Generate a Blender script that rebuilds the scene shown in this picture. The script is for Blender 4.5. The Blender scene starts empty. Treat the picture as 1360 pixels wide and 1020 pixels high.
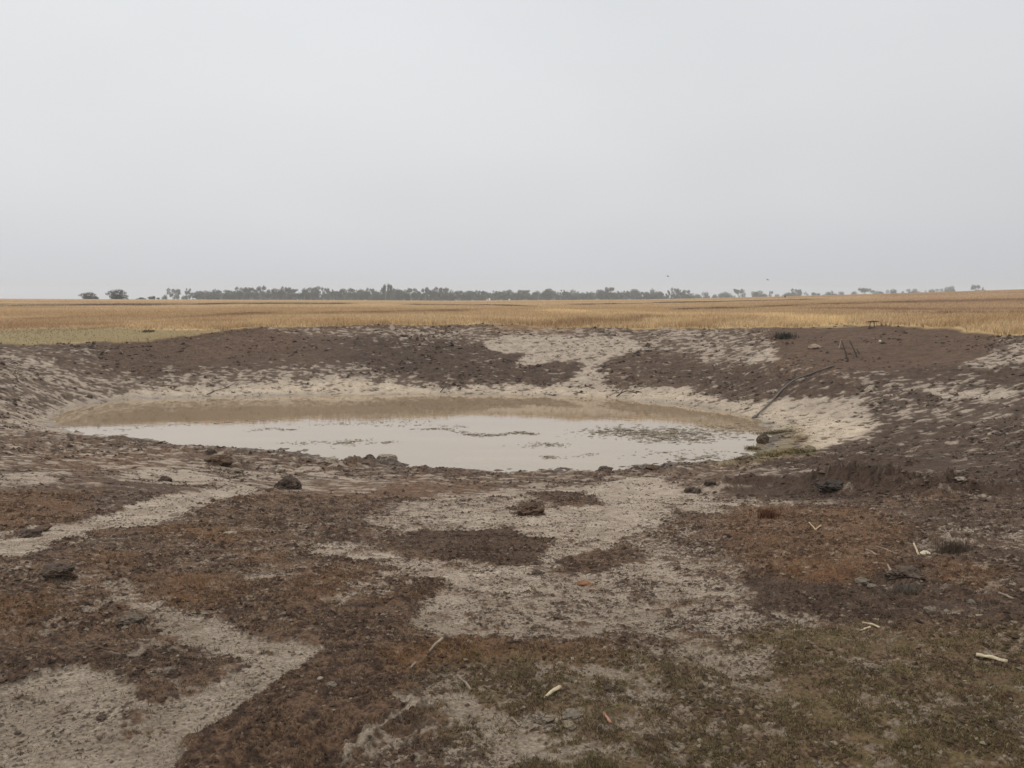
import bpy, math, random, time
import numpy as np
from mathutils import Vector, Matrix
T0 = time.time()
random.seed(11)
rng = np.random.default_rng(11)
C = bpy.context.scene.collection

# ------------------------------------------------------------------ camera model
F, CX, CY, EYE, ROW0 = 1050.0, 680.0, 510.0, 1.6, 394.0
PITCH = math.atan((CY - ROW0) / F)
WATER_Z = -2.4

def ray(px, py):
    a, b = (px - CX) / F, (CY - py) / F
    cp, sp = math.cos(PITCH), math.sin(PITCH)
    return np.array([a, cp + b * sp, -sp + b * cp])

def at_z(px, py, z):
    d = ray(px, py); t = (z - EYE) / d[2]
    return d[0] * t, d[1] * t

def at_y(px, py, y):                     # point on the sight line at forward distance y
    d = ray(px, py); t = y / d[1]
    return d[0] * t, y, EYE + d[2] * t

# ------------------------------------------------------------------ noise
_p = rng.permutation(4096).astype(np.int32)
_g = rng.random(4096).astype(np.float32) * 2 * np.pi
GX, GY = np.cos(_g), np.sin(_g)
def perlin(x, y, seed=0):
    xi = np.floor(x); yi = np.floor(y)
    fx = (x - xi).astype(np.float32); fy = (y - yi).astype(np.float32)
    xi = xi.astype(np.int32) + seed * 37; yi = yi.astype(np.int32) + seed * 91
    u = fx * fx * fx * (fx * (fx * 6 - 15) + 10); v = fy * fy * fy * (fy * (fy * 6 - 15) + 10)
    def g(ix, iy, dx, dy):
        h = _p[(_p[ix & 4095] + iy) & 4095]
        return GX[h] * dx + GY[h] * dy
    a = g(xi, yi, fx, fy); b = g(xi + 1, yi, fx - 1, fy)
    c = g(xi, yi + 1, fx, fy - 1); d = g(xi + 1, yi + 1, fx - 1, fy - 1)
    return ((a + u * (b - a)) * (1 - v) + (c + u * (d - c)) * v) * 1.5
def fbm(x, y, lams, amps=None, seed=0, ax=1.0):
    out = 0; tot = 0
    for i, l in enumerate(lams):
        a = amps[i] if amps else 1.0
        c_, s_ = math.cos(i * 1.3 + seed), math.sin(i * 1.3 + seed)
        if ax != 1.0: X, Y = x / ax, y
        else: X, Y = x * c_ - y * s_, x * s_ + y * c_
        out = out + a * perlin(X / l, Y / l, seed * 7 + i); tot += a
    return out / tot
def sst(x, a, b):
    t = np.clip((x - a) / (b - a), 0, 1); return t * t * (3 - 2 * t)

# ------------------------------------------------------------------ base terrain: thin plate spline through surveyed points
CP = []
for px, py in [(62,556),(96,541),(150,533),(200,529.5),(281,528),(360,526),(440,525),(560,524),(700,525),(800,529),(850,532),
               (900,537),(940,542),(968,547),(1001,556),(1016,568),(1026,585),(1012,599),(985,607),(940,615),(870,622),
               (760,626.5),(640,627),(560,623),(480,615),(400,607),(300,596),(210,584),(150,578),(100,573),(60,566)]:
    CP.append((px, py, WATER_Z))
for px, py in [(300,560),(500,545),(500,590),(700,545),(700,590),(870,560),(900,585),(200,555)]:
    CP.append((px, py, WATER_Z - 0.3))
# far rim
CP += [(0,457,-.5),(100,456,-.5),(200,454,-.5),(340,438,-.1),(480,435,-.03),(600,433,0),(750,434,0),(880,434.5,0),
       (1000,438,.02),(1100,434,.16),(1170,434,.26),(1250,437,.28),(1310,442,.22),(1360,446,.2)]
# mid bank
def bank(px, shore_row, rim_row, rim_z, rows):
    y0 = (EYE - WATER_Z) * F / (shore_row - ROW0); y1 = (EYE - rim_z) * F / (rim_row - ROW0); sl = (rim_z - WATER_Z) / (y1 - y0)
    for row in rows:
        t = (row - ROW0) / F; yy = (EYE - WATER_Z + sl * y0) / (t + sl)
        f = (yy - y0) / (y1 - y0); CP.append((px, row, EYE - t * yy - .0 * f * (1 - f)))
for a_ in [(100,541,456,-.5),(200,529.5,454,-.5),(340,526.5,438,-.1),(500,524.5,435,-.02),(620,524.3,433.5,0),(740,526.5,434,0),(850,532,434.5,0),(950,544,436.5,0)]:
    bank(*a_, [a_[1] - (a_[1] - a_[2]) * k for k in (.25, .5, .75)])
CP += [(1055,585,-2.3),(1062,545,-2.1),(1030,480,-.95),(1100,500,-1.15),(1100,455,-.35),
       (1200,480,-.75),(1200,560,-1.75),(1120,560,-2.05),(1280,520,-1.15),(1360,460,-.05),(1360,500,-.75),(1360,560,-1.25),
       (0,500,-1.25),(0,540,-1.8),(0,575,-1.9),(60,590,-2.05)]
# near side
CP += [(0,600,-1.6),(0,640,-1.0),(0,760,-.33),(0,1020,.05),(-300,620,-.9),(-300,800,-.1),(-300,500,-.8),(-300,458,-.6),
       (300,620,-1.9),(300,660,-1.3),(300,760,-.4),(680,650,-1.62),(680,700,-.95),(680,800,-.33),(680,1020,.02),
       (950,640,-1.75),(1000,700,-.85),(1000,800,-.3),(1100,620,-1.75),(1200,620,-1.35),(1360,640,-.8),(1360,760,-.2),
       (1360,1020,.05),(1660,640,-.4),(1660,800,.1),(1660,480,.2),(1660,450,.5)]
pts = []
for px, py, z in CP:
    x, y = at_z(px, py, z); pts.append((x, y, z))
pts += [(0,1,.08),(0,-3,.12),(0,-20,.1),(-14,-8,.1),(14,-8,.15),(-28,4,-.3),(28,6,.5),(-40,20,-.5),(40,22,.7),(-45,45,-.6),(45,45,.7),
        (0,58,0),(-20,58,-.55),(22,58,.35)]
pts = np.array(pts)
def _k(d2): return -np.sqrt(d2 + 3.0)
n = len(pts)
K = _k(((pts[:, None, :2] - pts[None, :, :2]) ** 2).sum(-1)) + np.eye(n) * 0.15
Pm = np.c_[np.ones(n), pts[:, :2]]
A = np.zeros((n + 3, n + 3)); A[:n, :n] = K; A[:n, n:] = Pm; A[n:, :n] = Pm.T
W = np.linalg.solve(A, np.r_[pts[:, 2], 0, 0, 0])
def tps(x, y):
    o = W[n] + W[n + 1] * x + W[n + 2] * y
    for i in range(n): o = o + W[i] * _k((x - pts[i, 0]) ** 2 + (y - pts[i, 1]) ** 2)
    return o
def zfar(x, y):
    az = np.arctan2(x, y); r = np.hypot(x, y)
    azc = np.clip(az, -.84, .84); px = CX + F * np.tan(azc); d = r * np.cos(np.clip(np.abs(az), 0, .84))
    rim = np.interp(px, [-500,0,200,340,600,900,1100,1360,1860], [-.45,-.48,-.42,-.08,0,0,.15,.22,.5])
    row = np.interp(px, [-500,0,300,600,850,950,1100,1200,1300,1360,1860], [396,396.6,398.2,399.8,398.2,396.2,392.2,389.2,386,384,377])
    zc = EYE - (row - ROW0) * 280 / F
    s = np.clip((d - 42) / 238, 0, 1)
    z = rim + (zc - rim) * (s * .75 + .25 * s * s * (3 - 2 * s))
    z = z - np.clip(d - 280, 0, 2000) * .012 * sst(d, 280, 330)
    w = sst(np.abs(az), .95, 2.4)
    return z * (1 - w) + w * (0.1 - np.clip(d - 100, 0, 2000) * .004)
def base(x, y):
    r = np.hypot(x, y); m = sst(r, 46, 62)
    out = zfar(x, y); near = r < 63
    if np.any(near):
        out = np.array(out, dtype=float)
        out[near] = out[near] * m[near] + tps(x[near], y[near]) * (1 - m[near])
    return out

def project_many(pxy):
    """where the sight line of each (px,py) meets the base terrain"""
    t = np.r_[np.arange(1, 20, .1), np.arange(20, 60, .15), np.geomspace(60, 900, 260)]
    P = np.array([ray(*p) for p in pxy])
    X = P[:, 0, None] * t; Y = P[:, 1, None] * t; Z = EYE + P[:, 2, None] * t
    G = base(X.ravel(), Y.ravel()).reshape(X.shape)
    below = Z < G
    out = np.zeros((len(pxy), 2))
    for i in range(len(pxy)):
        idx = np.argmax(below[i]) if below[i].any() else len(t) - 1
        j = max(idx, 1); a0 = Z[i, j-1] - G[i, j-1]; a1 = Z[i, j] - G[i, j]
        f = np.clip(a0 / (a0 - a1 + 1e-9), 0, 1)
        tt = t[j-1] + (t[j] - t[j-1]) * f
        out[i] = P[i, 0] * tt, P[i, 1] * tt
    return out

# ------------------------------------------------------------------ ground grid (polar, finer near the viewer)
az = np.r_[np.linspace(-math.pi, -.80, 50)[:-1], np.linspace(-.80, .80, 1400), np.linspace(.80, math.pi, 50)[1:]]
rr = [0.25]
while rr[-1] < 1700:
    r = rr[-1]
    if r < 2: d = .08
    elif r < 20: d = .0031 * r
    elif r < 44: d = .065
    elif r < 120: d = .0065 * r
    else: d = .02 * r
    rr.append(r + d)
rr = np.array(rr); NA, NR = len(az), len(rr)
AZ, RR = np.meshgrid(az, rr)
X = (RR * np.sin(AZ)).ravel(); Y = (RR * np.cos(AZ)).ravel(); R = RR.ravel()
Z = base(X, Y)
N = len(X)
print('grid', NA, NR, N, time.time() - T0)
act = np.where((R < 75) & (np.abs(AZ.ravel()) < .9))[0]        # vertices that get painted in detail
x, y, r = X[act].astype(np.float64), Y[act].astype(np.float64), R[act]
nearw = 1 - sst(r, 7, 18)
WA = .012 * np.minimum(r, 40)
w1 = fbm(x, y, (.5, .22, .1), (1, .7, .5), 1) * nearw + fbm(x, y, (3., 1.4, .6), (1, .8, .6), 2) * (1 - nearw)
w2 = fbm(x, y, (.5, .22, .1), (1, .7, .5), 3) * nearw + fbm(x, y, (3., 1.4, .6), (1, .8, .6), 4) * (1 - nearw)
xw, yw = x + w1 * WA * 1.6, y + w2 * WA * 1.6

_allpaint = []
def paint(arr, poly, level, soft=.012, mode='set'): _allpaint.append((arr, poly, level, soft, mode))
def line(arr, pl, level, w=2.0, soft=.004):
    """thin strip along a line, widths in the survey's units"""
    up = [(a, b - w) for a, b in pl]; dn = [(a, b + w) for a, b in reversed(pl)]
    paint(arr, up + dn, level, soft)
def run_paint():
    flat = [p for q in _allpaint for p in q[1]]
    W2 = project_many(flat); k = 0
    for arr, poly, level, soft, mode in _allpaint:
        if arr is clay and sum(q[1] for q in poly) / len(poly) > 640 and soft >= .005: soft = soft * 1.3 + .003
        P = W2[k:k + len(poly)]; k += len(poly)
        m = 1.2 + soft * 40
        b = np.where((x > P[:,0].min()-m) & (x < P[:,0].max()+m) & (y > P[:,1].min()-m) & (y < P[:,1].max()+m))[0]
        if len(b) == 0: continue
        qx, qy = xw[b], yw[b]
        d2 = np.full(len(b), 1e9); ins = np.zeros(len(b), bool)
        for i in range(len(P)):
            ax_, ay_ = P[i]; bx_, by_ = P[(i+1) % len(P)]
            ex, ey = bx_-ax_, by_-ay_; L = ex*ex+ey*ey+1e-12
            t = np.clip(((qx-ax_)*ex+(qy-ay_)*ey)/L, 0, 1)
            d2 = np.minimum(d2, (qx-ax_-t*ex)**2 + (qy-ay_-t*ey)**2)
            if by_ != ay_:
                c = ((ay_ > qy) != (by_ > qy)) & (qx < ex*(qy-ay_)/(by_-ay_)+ax_)
                ins ^= c
        sd = np.where(ins, 1, -1) * np.sqrt(d2)
        a = sst(sd / (soft * np.minimum(r[b], 45)), -1, 1)
        arr[b] = arr[b] * (1 - a) + level * a

nv = len(act)
clay = np.full(nv, 0.12); orange = np.zeros(nv); olive = np.zeros(nv); dark = np.zeros(nv); beach = np.zeros(nv)
flat = np.zeros(nv); field = np.zeros(nv); green = np.zeros(nv); band = np.zeros(nv); smooth = np.zeros(nv); wet = np.zeros(nv); grey = np.zeros(nv)

# ---- far bank
paint(clay, [(-200,430),(400,432),(1000,432),(1600,430),(1600,560),(1250,600),(900,560),(400,560),(0,600),(-200,600)], .16, .02)
paint(clay, [(0,458),(140,462),(150,485),(200,500),(0,500)], .25, .02)
paint(clay, [(-100,485),(60,492),(130,503),(230,497),(330,492),(450,484),(460,512),(300,520),(120,545),(40,575),(-100,570)], .47, .02)
paint(clay, [(0,470),(60,476),(80,484),(30,490),(0,486)], .54, .01)
paint(clay, [(140,446),(340,441),(470,441),(460,478),(330,486),(240,488),(150,488),(150,460)], .08, .02)
paint(clay, [(330,438),(520,436),(640,434),(900,436),(1010,441),(960,452),(900,458),(640,456),(560,450),(400,448)], .4, .02)
paint(clay, [(880,440),(1030,446),(1035,478),(960,486),(880,470)], .46, .02)
paint(clay, [(985,462),(1030,463),(1030,478),(1000,480)], .75, .01)
paint(clay, [(30,590),(50,560),(90,532),(200,516),(300,508),(400,503),(460,500),(560,510),(640,512),(700,512),(760,512),(830,514),
             (900,518),(950,528),(1000,536),(1060,530),(1103,525),(1150,530),(1150,562),(1177,565),(1157,579),(1116,589),(1083,600),
             (1040,600),(900,590),(500,590)], .86, .012)
paint(beach, [(90,545),(200,522),(300,514),(400,508),(470,505),(560,512),(700,514),(830,518),(900,524),(950,532),(1000,540),(1080,550),(1150,560),(1177,565),
             (1120,590),(1060,602),(900,590),(500,590),(200,560)], 1, .02)
paint(clay, [(430,490),(470,480),(560,496),(640,500),(560,508),(460,505)], .4, .012)
paint(clay, [(640,452),(700,443),(781,446),(847,450),(858,463),(822,473),(806,480),(799,488),(797,500),(800,515),(735,515),(755,504),
             (768,492),(776,481),(740,481),(700,486),(680,486),(680,476),(690,470),(665,470),(650,462)], .80, .010)
paint(clay, [(480,458),(640,458),(664,470),(690,472),(680,487),(740,482),(775,482),(765,495),(740,505),(640,508),(560,502),(500,490)], .03, .008)
paint(clay, [(803,482),(830,474),(870,470),(930,475),(930,500),(860,505),(800,498)], .06, .01)
paint(clay, [(1030,437),(1100,433),(1250,436),(1320,444),(1290,480),(1180,492),(1100,488),(1040,476)], .02, .012)
paint(clay, [(940,480),(1100,492),(1180,500),(1150,520),(1060,526),(1000,520)], .14, .012)
paint(clay, [(1150,505),(1250,508),(1345,515),(1360,560),(1250,568),(1160,555)], .34, .02)
paint(clay, [(1230,516),(1340,520),(1345,530),(1240,528)], .75, .008)
paint(clay, [(1270,484),(1310,470),(1380,452),(1380,474),(1300,488)], .54, .01)
paint(clay, [(1180,560),(1300,566),(1400,560),(1400,620),(1200,625),(1130,610)], .14, .015)
paint(smooth, [(1030,437),(1100,433),(1250,436),(1320,444),(1300,480),(1180,492),(1100,488),(1040,476)], .85, .02)
paint(smooth, [(140,446),(340,441),(470,441),(460,478),(330,486),(240,488),(150,488)], .5, .02)
paint(grey, [(-200,440),(140,455),(150,500),(460,440),(1000,430),(1030,520),(1400,440),(1400,640),(1000,600),(400,520),(-200,520)], .8, .02)
paint(grey, [(1030,437),(1100,433),(1250,436),(1320,444),(1290,480),(1180,492),(1100,488),(1040,476)], .25, .02)
# ---- near ground
paint(clay, [(-200,578),(60,572),(200,582),(400,607),(640,628),(900,622),(1060,604),(1250,612),(1600,600),(1600,1200),(-300,1200),(-300,600)], .26, .01)
paint(clay, [(-100,590),(200,592),(400,616),(640,634),(900,630),(900,640),(400,640),(100,625),(-100,625)], .34, .01)
paint(clay, [(130,618),(260,610),(420,625),(520,640),(500,655),(300,645),(180,640)], .48, .01)
paint(clay, [(-60,630),(85,628),(70,645),(-60,658)], .62, .01)
paint(clay, [(130,634),(200,622),(300,634),(240,645),(160,642)], .62, .008)
paint(clay, [(-100,712),(60,702),(120,687),(160,672),(230,660),(300,645),(345,650),(300,664),(255,674),(235,690),(190,702),(120,705),(75,720),(40,738),(-100,745)], .85, .01)
paint(clay, [(395,728),(440,722),(500,725),(540,740),(570,745),(560,765),(500,745),(440,738)], .8, .008)
paint(clay, [(1015,572),(1060,572),(1078,590),(1060,606),(1015,604)], .45, .01)
paint(clay, [(120,765),(165,775),(195,795),(240,815),(290,822),(340,845),(400,855),(442,868),(415,890),(360,900),(310,890),(270,865),(225,850),(200,835),(185,812),(150,795)], .6, .012)
paint(clay, [(230,830),(290,828),(340,848),(425,862),(400,880),(330,880),(270,855)], .76, .01)
paint(clay, [(-200,930),(0,908),(60,897),(115,888),(145,892),(168,905),(172,925),(200,940),(240,930),(290,908),(330,888),(370,870),(400,858),(430,862),(425,880),(372,905),
             (330,935),(298,962),(262,985),(240,1025),(230,1100),(-300,1100)], .97, .006)
paint(clay, [(130,950),(200,945),(235,985),(190,985),(140,970)], .66, .02)
paint(clay, [(480,690),(560,658),(640,648),(720,645),(790,646),(820,638),(880,636),(905,650),(930,658),(885,670),(885,700),(880,712),(905,735),(950,748),(985,775),
             (985,800),(940,830),(860,850),(700,850),(600,850),(530,830),(540,800),(590,780),(560,765),(480,745),(520,740),(560,720),(500,705)], .60, .02)
paint(clay, [(780,652),(820,640),(870,640),(900,655),(885,680),(870,705),(800,720),(740,700),(720,680),(790,670)], .92, .01)
paint(clay, [(560,690),(600,672),(700,680),(790,685),(760,708),(735,715),(700,700),(640,700)], .82, .012)
paint(clay, [(530,745),(620,760),(700,762),(700,785),(600,785),(560,768)], .84, .012)
paint(clay, [(540,815),(620,800),(650,820),(600,845),(540,835)], .72, .02)
paint(clay, [(850,700),(930,705),(950,745),(900,735),(860,720)], .4, .015)
paint(clay, [(516,722),(560,705),(620,708),(680,703),(700,715),(738,718),(718,735),(707,752),(660,752),(600,745),(560,745)], .0, .005)
paint(clay, [(741,750),(780,735),(830,727),(858,733),(852,750),(825,748),(795,762),(745,764)], .12, .008)
paint(clay, [(705,652),(740,650),(790,660),(800,674),(760,676),(725,668),(705,660)], .1, .006)
paint(clay, [(675,684),(690,668),(715,668),(725,680),(720,690)], .1, .004)
paint(clay, [(450,800),(500,778),(585,770),(600,782),(560,800),(545,818),(540,850),(590,850),(620,870),(560,905),(555,938),(455,1005),(430,1060),(235,1060),(250,985),(300,955),(325,935),(430,868),(440,830)], .05, .007)
paint(clay, [(960,745),(990,765),(1000,812),(1060,812),(1110,825),(1080,832),(1010,827),(1000,850),(1045,872),(1010,905),(980,945),(930,935),(880,900),(850,850),(940,810)], .58, .02)
paint(clay, [(985,768),(1000,760),(1180,765),(1250,800),(1200,840),(1100,825),(1020,806)], .04, .008)
paint(clay, [(560,900),(620,870),(700,850),(860,850),(930,890),(980,945),(900,990),(780,1010),(620,1040),(430,1040),(470,1000),(560,935)], .50, .03)
paint(clay, [(590,860),(680,850),(800,852),(850,880),(700,890),(600,885)], .24, .03)
paint(clay, [(620,910),(740,895),(830,900),(830,945),(700,950),(640,935)], .34, .02)
paint(clay, [(500,915),(545,925),(565,936),(540,942),(505,928)], .9, .006)
line(clay, [(455,1008),(480,990),(520,965),(560,938)], .95, 5)
line(clay, [(560,938),(620,925),(640,945),(600,950)], .85, 6)
paint(clay, [(620,955),(700,950),(790,975),(800,1010),(600,1010)], .62, .02)
paint(clay, [(900,648),(1035,650),(1143,664),(1035,672),(951,676),(900,668)], .6, .008)
paint(clay, [(860,664),(900,660),(960,674),(960,684),(880,680)], .66, .008)
paint(clay, [(1280,656),(1400,655),(1400,664),(1290,664)], .66, .006)
paint(clay, [(1240,700),(1400,690),(1400,735),(1260,730)], .42, .01)
paint(clay, [(-100,740),(30,745),(60,765),(0,775),(-100,770)], .5, .02)
paint(clay, [(300,760),(370,750),(385,762),(330,775)], .5, .01)
paint(clay, [(470,775),(530,755),(570,772),(500,795),(440,812),(420,812)], .5, .01)
line(clay, [(0,716),(80,690),(140,680),(220,655)], .1, 2.5)
# ---- tints
for P_, l_ in [([(940,690),(1020,668),(1150,678),(1210,700),(1200,745),(1160,772),(1060,778),(985,752)], .6),
               ([(1050,745),(1130,740),(1170,760),(1120,778),(1060,770)], 1.0),
               ([(1085,678),(1130,676),(1150,690),(1110,695)], 1.0),([(985,668),(1035,668),(1040,690),(990,692)], .8),
               ([(1230,745),(1330,755),(1320,790),(1240,775)], .8),
               ([(195,700),(290,702),(340,712),(300,724),(210,716)], .95),([(-100,655),(130,655),(100,690),(-100,712)], .6),
               ([(40,600),(200,605),(240,620),(60,628)], .4),
               ([(300,655),(380,655),(370,668),(300,668)], .6),
               ([(215,765),(300,768),(340,790),(260,812),(220,795)], .8),([(-60,800),(50,795),(75,820),(0,840),(-60,835)], .8),
               ([(120,735),(190,735),(180,755),(120,752)], .7),([(330,735),(380,735),(380,750),(330,752)], .8),
               ([(500,872),(570,855),(660,852),(690,870),(620,888),(520,895)], .8),([(700,855),(830,855),(820,880),(700,882)], .5),
               ([(380,640),(640,640),(600,660),(400,665)], .35),([(430,750),(480,755),(470,800),(380,800)], .5)]:
    paint(orange, P_, l_, .03)
paint(olive, [(560,880),(700,870),(900,870),(1010,840),(1200,835),(1460,830),(1500,1200),(760,1200),(600,1000)], .55, .05)
paint(olive, [(1000,835),(1060,835),(1070,860),(1010,865)], .9, .03)
paint(olive, [(900,930),(1500,900),(1500,1200),(850,1200)], .75, .05)
paint(olive, [(600,870),(780,880),(800,900),(620,900)], .5, .03)
paint(dark, [(990,765),(1180,768),(1250,800),(1200,838),(1100,824),(1010,808)], .55, .02)
paint(dark, [(1180,680),(1500,650),(1500,830),(1250,820),(1180,790)], .45, .03)
paint(dark, [(1000,612),(1250,612),(1500,600),(1500,660),(1300,662),(1040,662)], .75, .02)
paint(dark, [(516,722),(560,705),(620,708),(680,703),(700,715),(738,718),(707,752),(600,745)], .45, .01)
paint(dark, [(90,660),(170,640),(260,650),(180,672),(100,676)], .4, .02)
paint(wet, [(900,600),(1000,590),(1000,575),(1060,572),(1080,600),(1040,612),(950,622)], .9, .02)
paint(dark, [(1060,575),(1200,560),(1500,560),(1500,620),(1250,630),(1060,612)], .5, .03)
paint(clay, [(1190,575),(1400,572),(1400,640),(1200,640),(1100,615)], .16, .02)
paint(dark, [(440,446),(600,446),(690,480),(700,505),(560,502),(440,490)], .5, .03)
paint(dark, [(880,482),(1090,494),(1120,520),(1000,520),(900,505)], .5, .03)
paint(dark, [(120,458),(235,452),(235,500),(150,500)], .4, .03)
paint(dark, [(690,487),(800,484),(790,505),(700,508)], .4, .02)
paint(dark, [(1150,480),(1300,484),(1500,440),(1500,620),(1180,600),(1120,560),(1150,520)], .4, .03)
paint(clay, [(940,642),(1080,634),(1240,638),(1420,640),(1420,660),(1250,664),(1100,664),(960,656)], .14, .02)
paint(dark, [(940,642),(1080,634),(1240,638),(1420,640),(1420,660),(1250,664),(1100,664),(960,656)], .72, .03)
paint(clay, [(1010,612),(1060,600),(1130,606),(1250,612),(1250,625),(1010,622)], .05, .012)
paint(wet, [(1000,566),(1060,566),(1090,584),(1085,606),(1000,612),(900,622),(940,610),(1010,596)], .95, .012)
# ---- the field beyond
fedge = [(-300,452),(0,457.5),(100,456.5),(180,456),(230,450),(300,441),(360,438),(470,435),(560,435.5),(620,432),(680,431.5),(720,436),(880,436.5),(1000,438.5),
         (1060,435),(1120,432.5),(1180,434),(1240,436),(1300,442),(1330,445.5),(1400,447),(1700,450)]
paint(field, fedge + [(1900,400),(1700,385),(1360,388),(1000,398),(600,402),(0,399),(-400,399)], 1, .004)
paint(clay, [(60,556),(75,548),(110,538),(160,531),(200,528),(205,524),(150,526),(90,534),(50,552)], .9, .01)
paint(green, [(-300,438),(0,438),(80,437),(170,438),(230,441),(300,440),(230,450),(180,456),(0,458),(-300,455)], 1, .006)
run_paint()
print('painted', time.time() - T0)

# ------------------------------------------------------------------ masks with natural broken edges
nz_near = fbm(x, y, (.42, .16, .07, .034, .017), (.8, .9, 1, .9, .7), 5)
th_ = math.radians(28)
drag = fbm(x * math.cos(th_) + y * math.sin(th_), -x * math.sin(th_) + y * math.cos(th_), (.05, .022), (1, .8), 33, ax=9.0)
nz_far = fbm(x, y, (2.0, .8, .36, .18), (.5, .9, 1.1, 1.0), 6)
nz_str = fbm(x + .35*y, y, (.24, .13), (1, 1), 26, ax=2.6)
nz_fine2 = fbm(x, y, (.26, .12), (1, 1), 35)
nz = nz_near * nearw + (nz_far * .65 + nz_str * .5) * (1 - nearw)
CL = (sst(clay + nz * 1.3 + drag * .25, .39, .61) * nearw + sst(clay + (nz * 1.5 + (nz_fine2 - .03) * .42) * (1 - .75 * smooth) - .03, .36, .62) * (1 - nearw)) * (1 - field)
CLh = sst(clay + (fbm(x, y, (.42, .16), (1, .8), 5) * nearw + nz_far * (1 - nearw)) * .8, .25, .75) * (1 - field)
# (large scale)
big = fbm(x, y, (3.1, 1.3, .6), (1, .7, .5), 8)
fine = fbm(x, y, (.09, .045, .02), (1, 1, .8), 9)
mid = fbm(x, y, (.5, .22, .1), (1, .8, .7), 10)
OR = np.clip(orange * 1.1 * (1 + nz_near * 1.4) + np.clip(mid + big * .5 - .25, 0, 1) * .5 * nearw, 0, 1) * (1 - CL) * (1 - field)
OL = np.clip(olive * (1 + fine * 1.6 + mid * .9), 0, 1) * (1 - .6 * CL)

def col(*c): return np.array(c)[None, :]
def mix(a, b, t): return a * (1 - t[:, None]) + b * t[:, None]
soil = mix(col(.150, .094, .060), col(.040, .025, .018), sst(mid * .5 + fine * 1.3, -.35, .38))  # fine dark grain: moist crumbs plus micro-occlusion put into the colour
soil = mix(soil, col(.165, .098, .058), np.clip(big * .8 + .1, 0, .6) * sst(-fine, -.3, .2))
soil = mix(soil, col(.082, .055, .039), np.clip(grey * .8, 0, 1))
ff = fbm(x, y, (.5, .26, .14), (1, 1, 1), 27)
soil = mix(soil, col(.165, .128, .098), np.clip((1 - nearw) * (ff * 1.1 + nz_str * .6 - .10 + (clay - .16) * .8), 0, .75) * (1 - .85 * smooth) * (1 - .6 * dark))
soil = mix(soil, col(.05, .040, .034), np.clip((1 - nearw) * (-ff * 1.5 - .0), 0, .7) * (1 - .7 * smooth))
soil = mix(soil, col(.042, .029, .023), np.clip(dark * .8, 0, 1))
soil = mix(soil, mix(col(.112, .071, .048), col(.08, .051, .036), sst(nz_far, -.3, .3)), smooth * .85)
soil = mix(soil, mix(col(.235, .12, .055), col(.11, .055, .03), sst(fine + nz_near * .5, -.25, .25)), np.clip(OR * (.6 + nz_near), 0, .65))
soil = mix(soil, col(.16, .125, .05), OL * .5)
clayc = mix(col(.27, .218, .168), col(.35, .292, .235), sst(mid + fine * .3, -.5, .5))
damp_vignette = (1 - sst(r, 3.2, 6.5))  # darker near clay: part damp, part lens vignetting put into the colour
clayc = mix(clayc, col(.205, .168, .128), damp_vignette * .65)
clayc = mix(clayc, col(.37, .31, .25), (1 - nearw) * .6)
clayc = mix(clayc, col(.48, .40, .305), beach * (.55 + .3 * sst(nz_far, -.3, .3)))
clayc = mix(clayc, col(.16, .13, .10), np.clip(-nz * .9 - .05, 0, .7) * .6)
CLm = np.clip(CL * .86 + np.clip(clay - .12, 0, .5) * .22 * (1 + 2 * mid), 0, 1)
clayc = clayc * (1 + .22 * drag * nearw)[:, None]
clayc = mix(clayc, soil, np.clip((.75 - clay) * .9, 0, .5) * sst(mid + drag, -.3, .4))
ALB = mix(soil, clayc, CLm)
ALB = mix(ALB, col(.17, .125, .055), wet * sst(nz_near + nz_far + nz_str, -.25, .25) * .9)
ALB = mix(ALB, col(.215, .155, .098) * (1 + .25 * nz_str[:, None]), flat)
ALB = ALB * np.clip(1 + (.7 * fine * nearw * (1 - .65 * CL))[:, None] + .15 * mid[:, None] + .25 * (ff * (1 - nearw))[:, None], .4, 1.8)
fieldc = mix(col(.36, .245, .115), col(.46, .34, .175), sst(fbm(x, y, (6, 2.4, 1.1), None, 12, ax=2.5), -.4, .4))
fieldc = mix(fieldc, col(.215, .168, .085), green * .9)
ALB = mix(ALB, fieldc, field)

# wet rim: the first handspan above the water is darker
zb = Z[act]
rimw = np.exp(-np.clip(zb - WATER_Z, 0, 9) / .06) * (1 - field)
ALB = ALB * (1 - .42 * rimw[:, None])

# ------------------------------------------------------------------ relief
def billow(lam, s): return np.abs(perlin(x / lam + s, y / lam - s, s))
soilm = (.25 + .75 * (1 - CLh)) * (1 - field)
vsp = np.maximum(r * .00115, .0031 * r)                       # vertex spacing
def ok(lam): return sst(lam / (vsp * 1.6), 1, 2.2)
h = np.zeros(nv)
sc = (.4 + .6 * sst(np.abs(big) + clay*0, .0, .3)) * (1 - smooth * .75)
h += (1 - CLh) * (1 - field) * (.016 + .012 * mid) * sst(r, 1.5, 3)
h += soilm * sc * (.26 - billow(.09, 3)) * .026 * ok(.09)
h += soilm * sc * (.26 - billow(.045, 5)) * .021 * ok(.045)
h += soilm * sc * (.26 - billow(.022, 7)) * .013 * ok(.022)
h += soilm * sc * (.26 - billow(.25, 9)) * .035 * ok(.25)
far = sst(r, 9, 20)
h += far * soilm * sc * (.28 - billow(.55, 11)) * (.05 + .09 * np.clip(big + .1, 0, .6))
h += far * soilm * sc * (.28 - billow(.28, 13)) * (.05 + .09 * np.clip(big + .1, 0, .6))
h += far * (nz_str * .03 + nz_far * .06 + np.clip(big, 0, 1) * ff * .10) * (1 - field) * (1 - .6 * smooth)
h += fbm(x, y, (4, 1.7), None, 15) * .10 * sst(r, 4, 14) * (1 - field * .5)
h += CL * (fine * .002 + mid * .007) * (1 - far) + CL * fbm(x, y, (1.3, .6), None, 16) * .025
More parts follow.
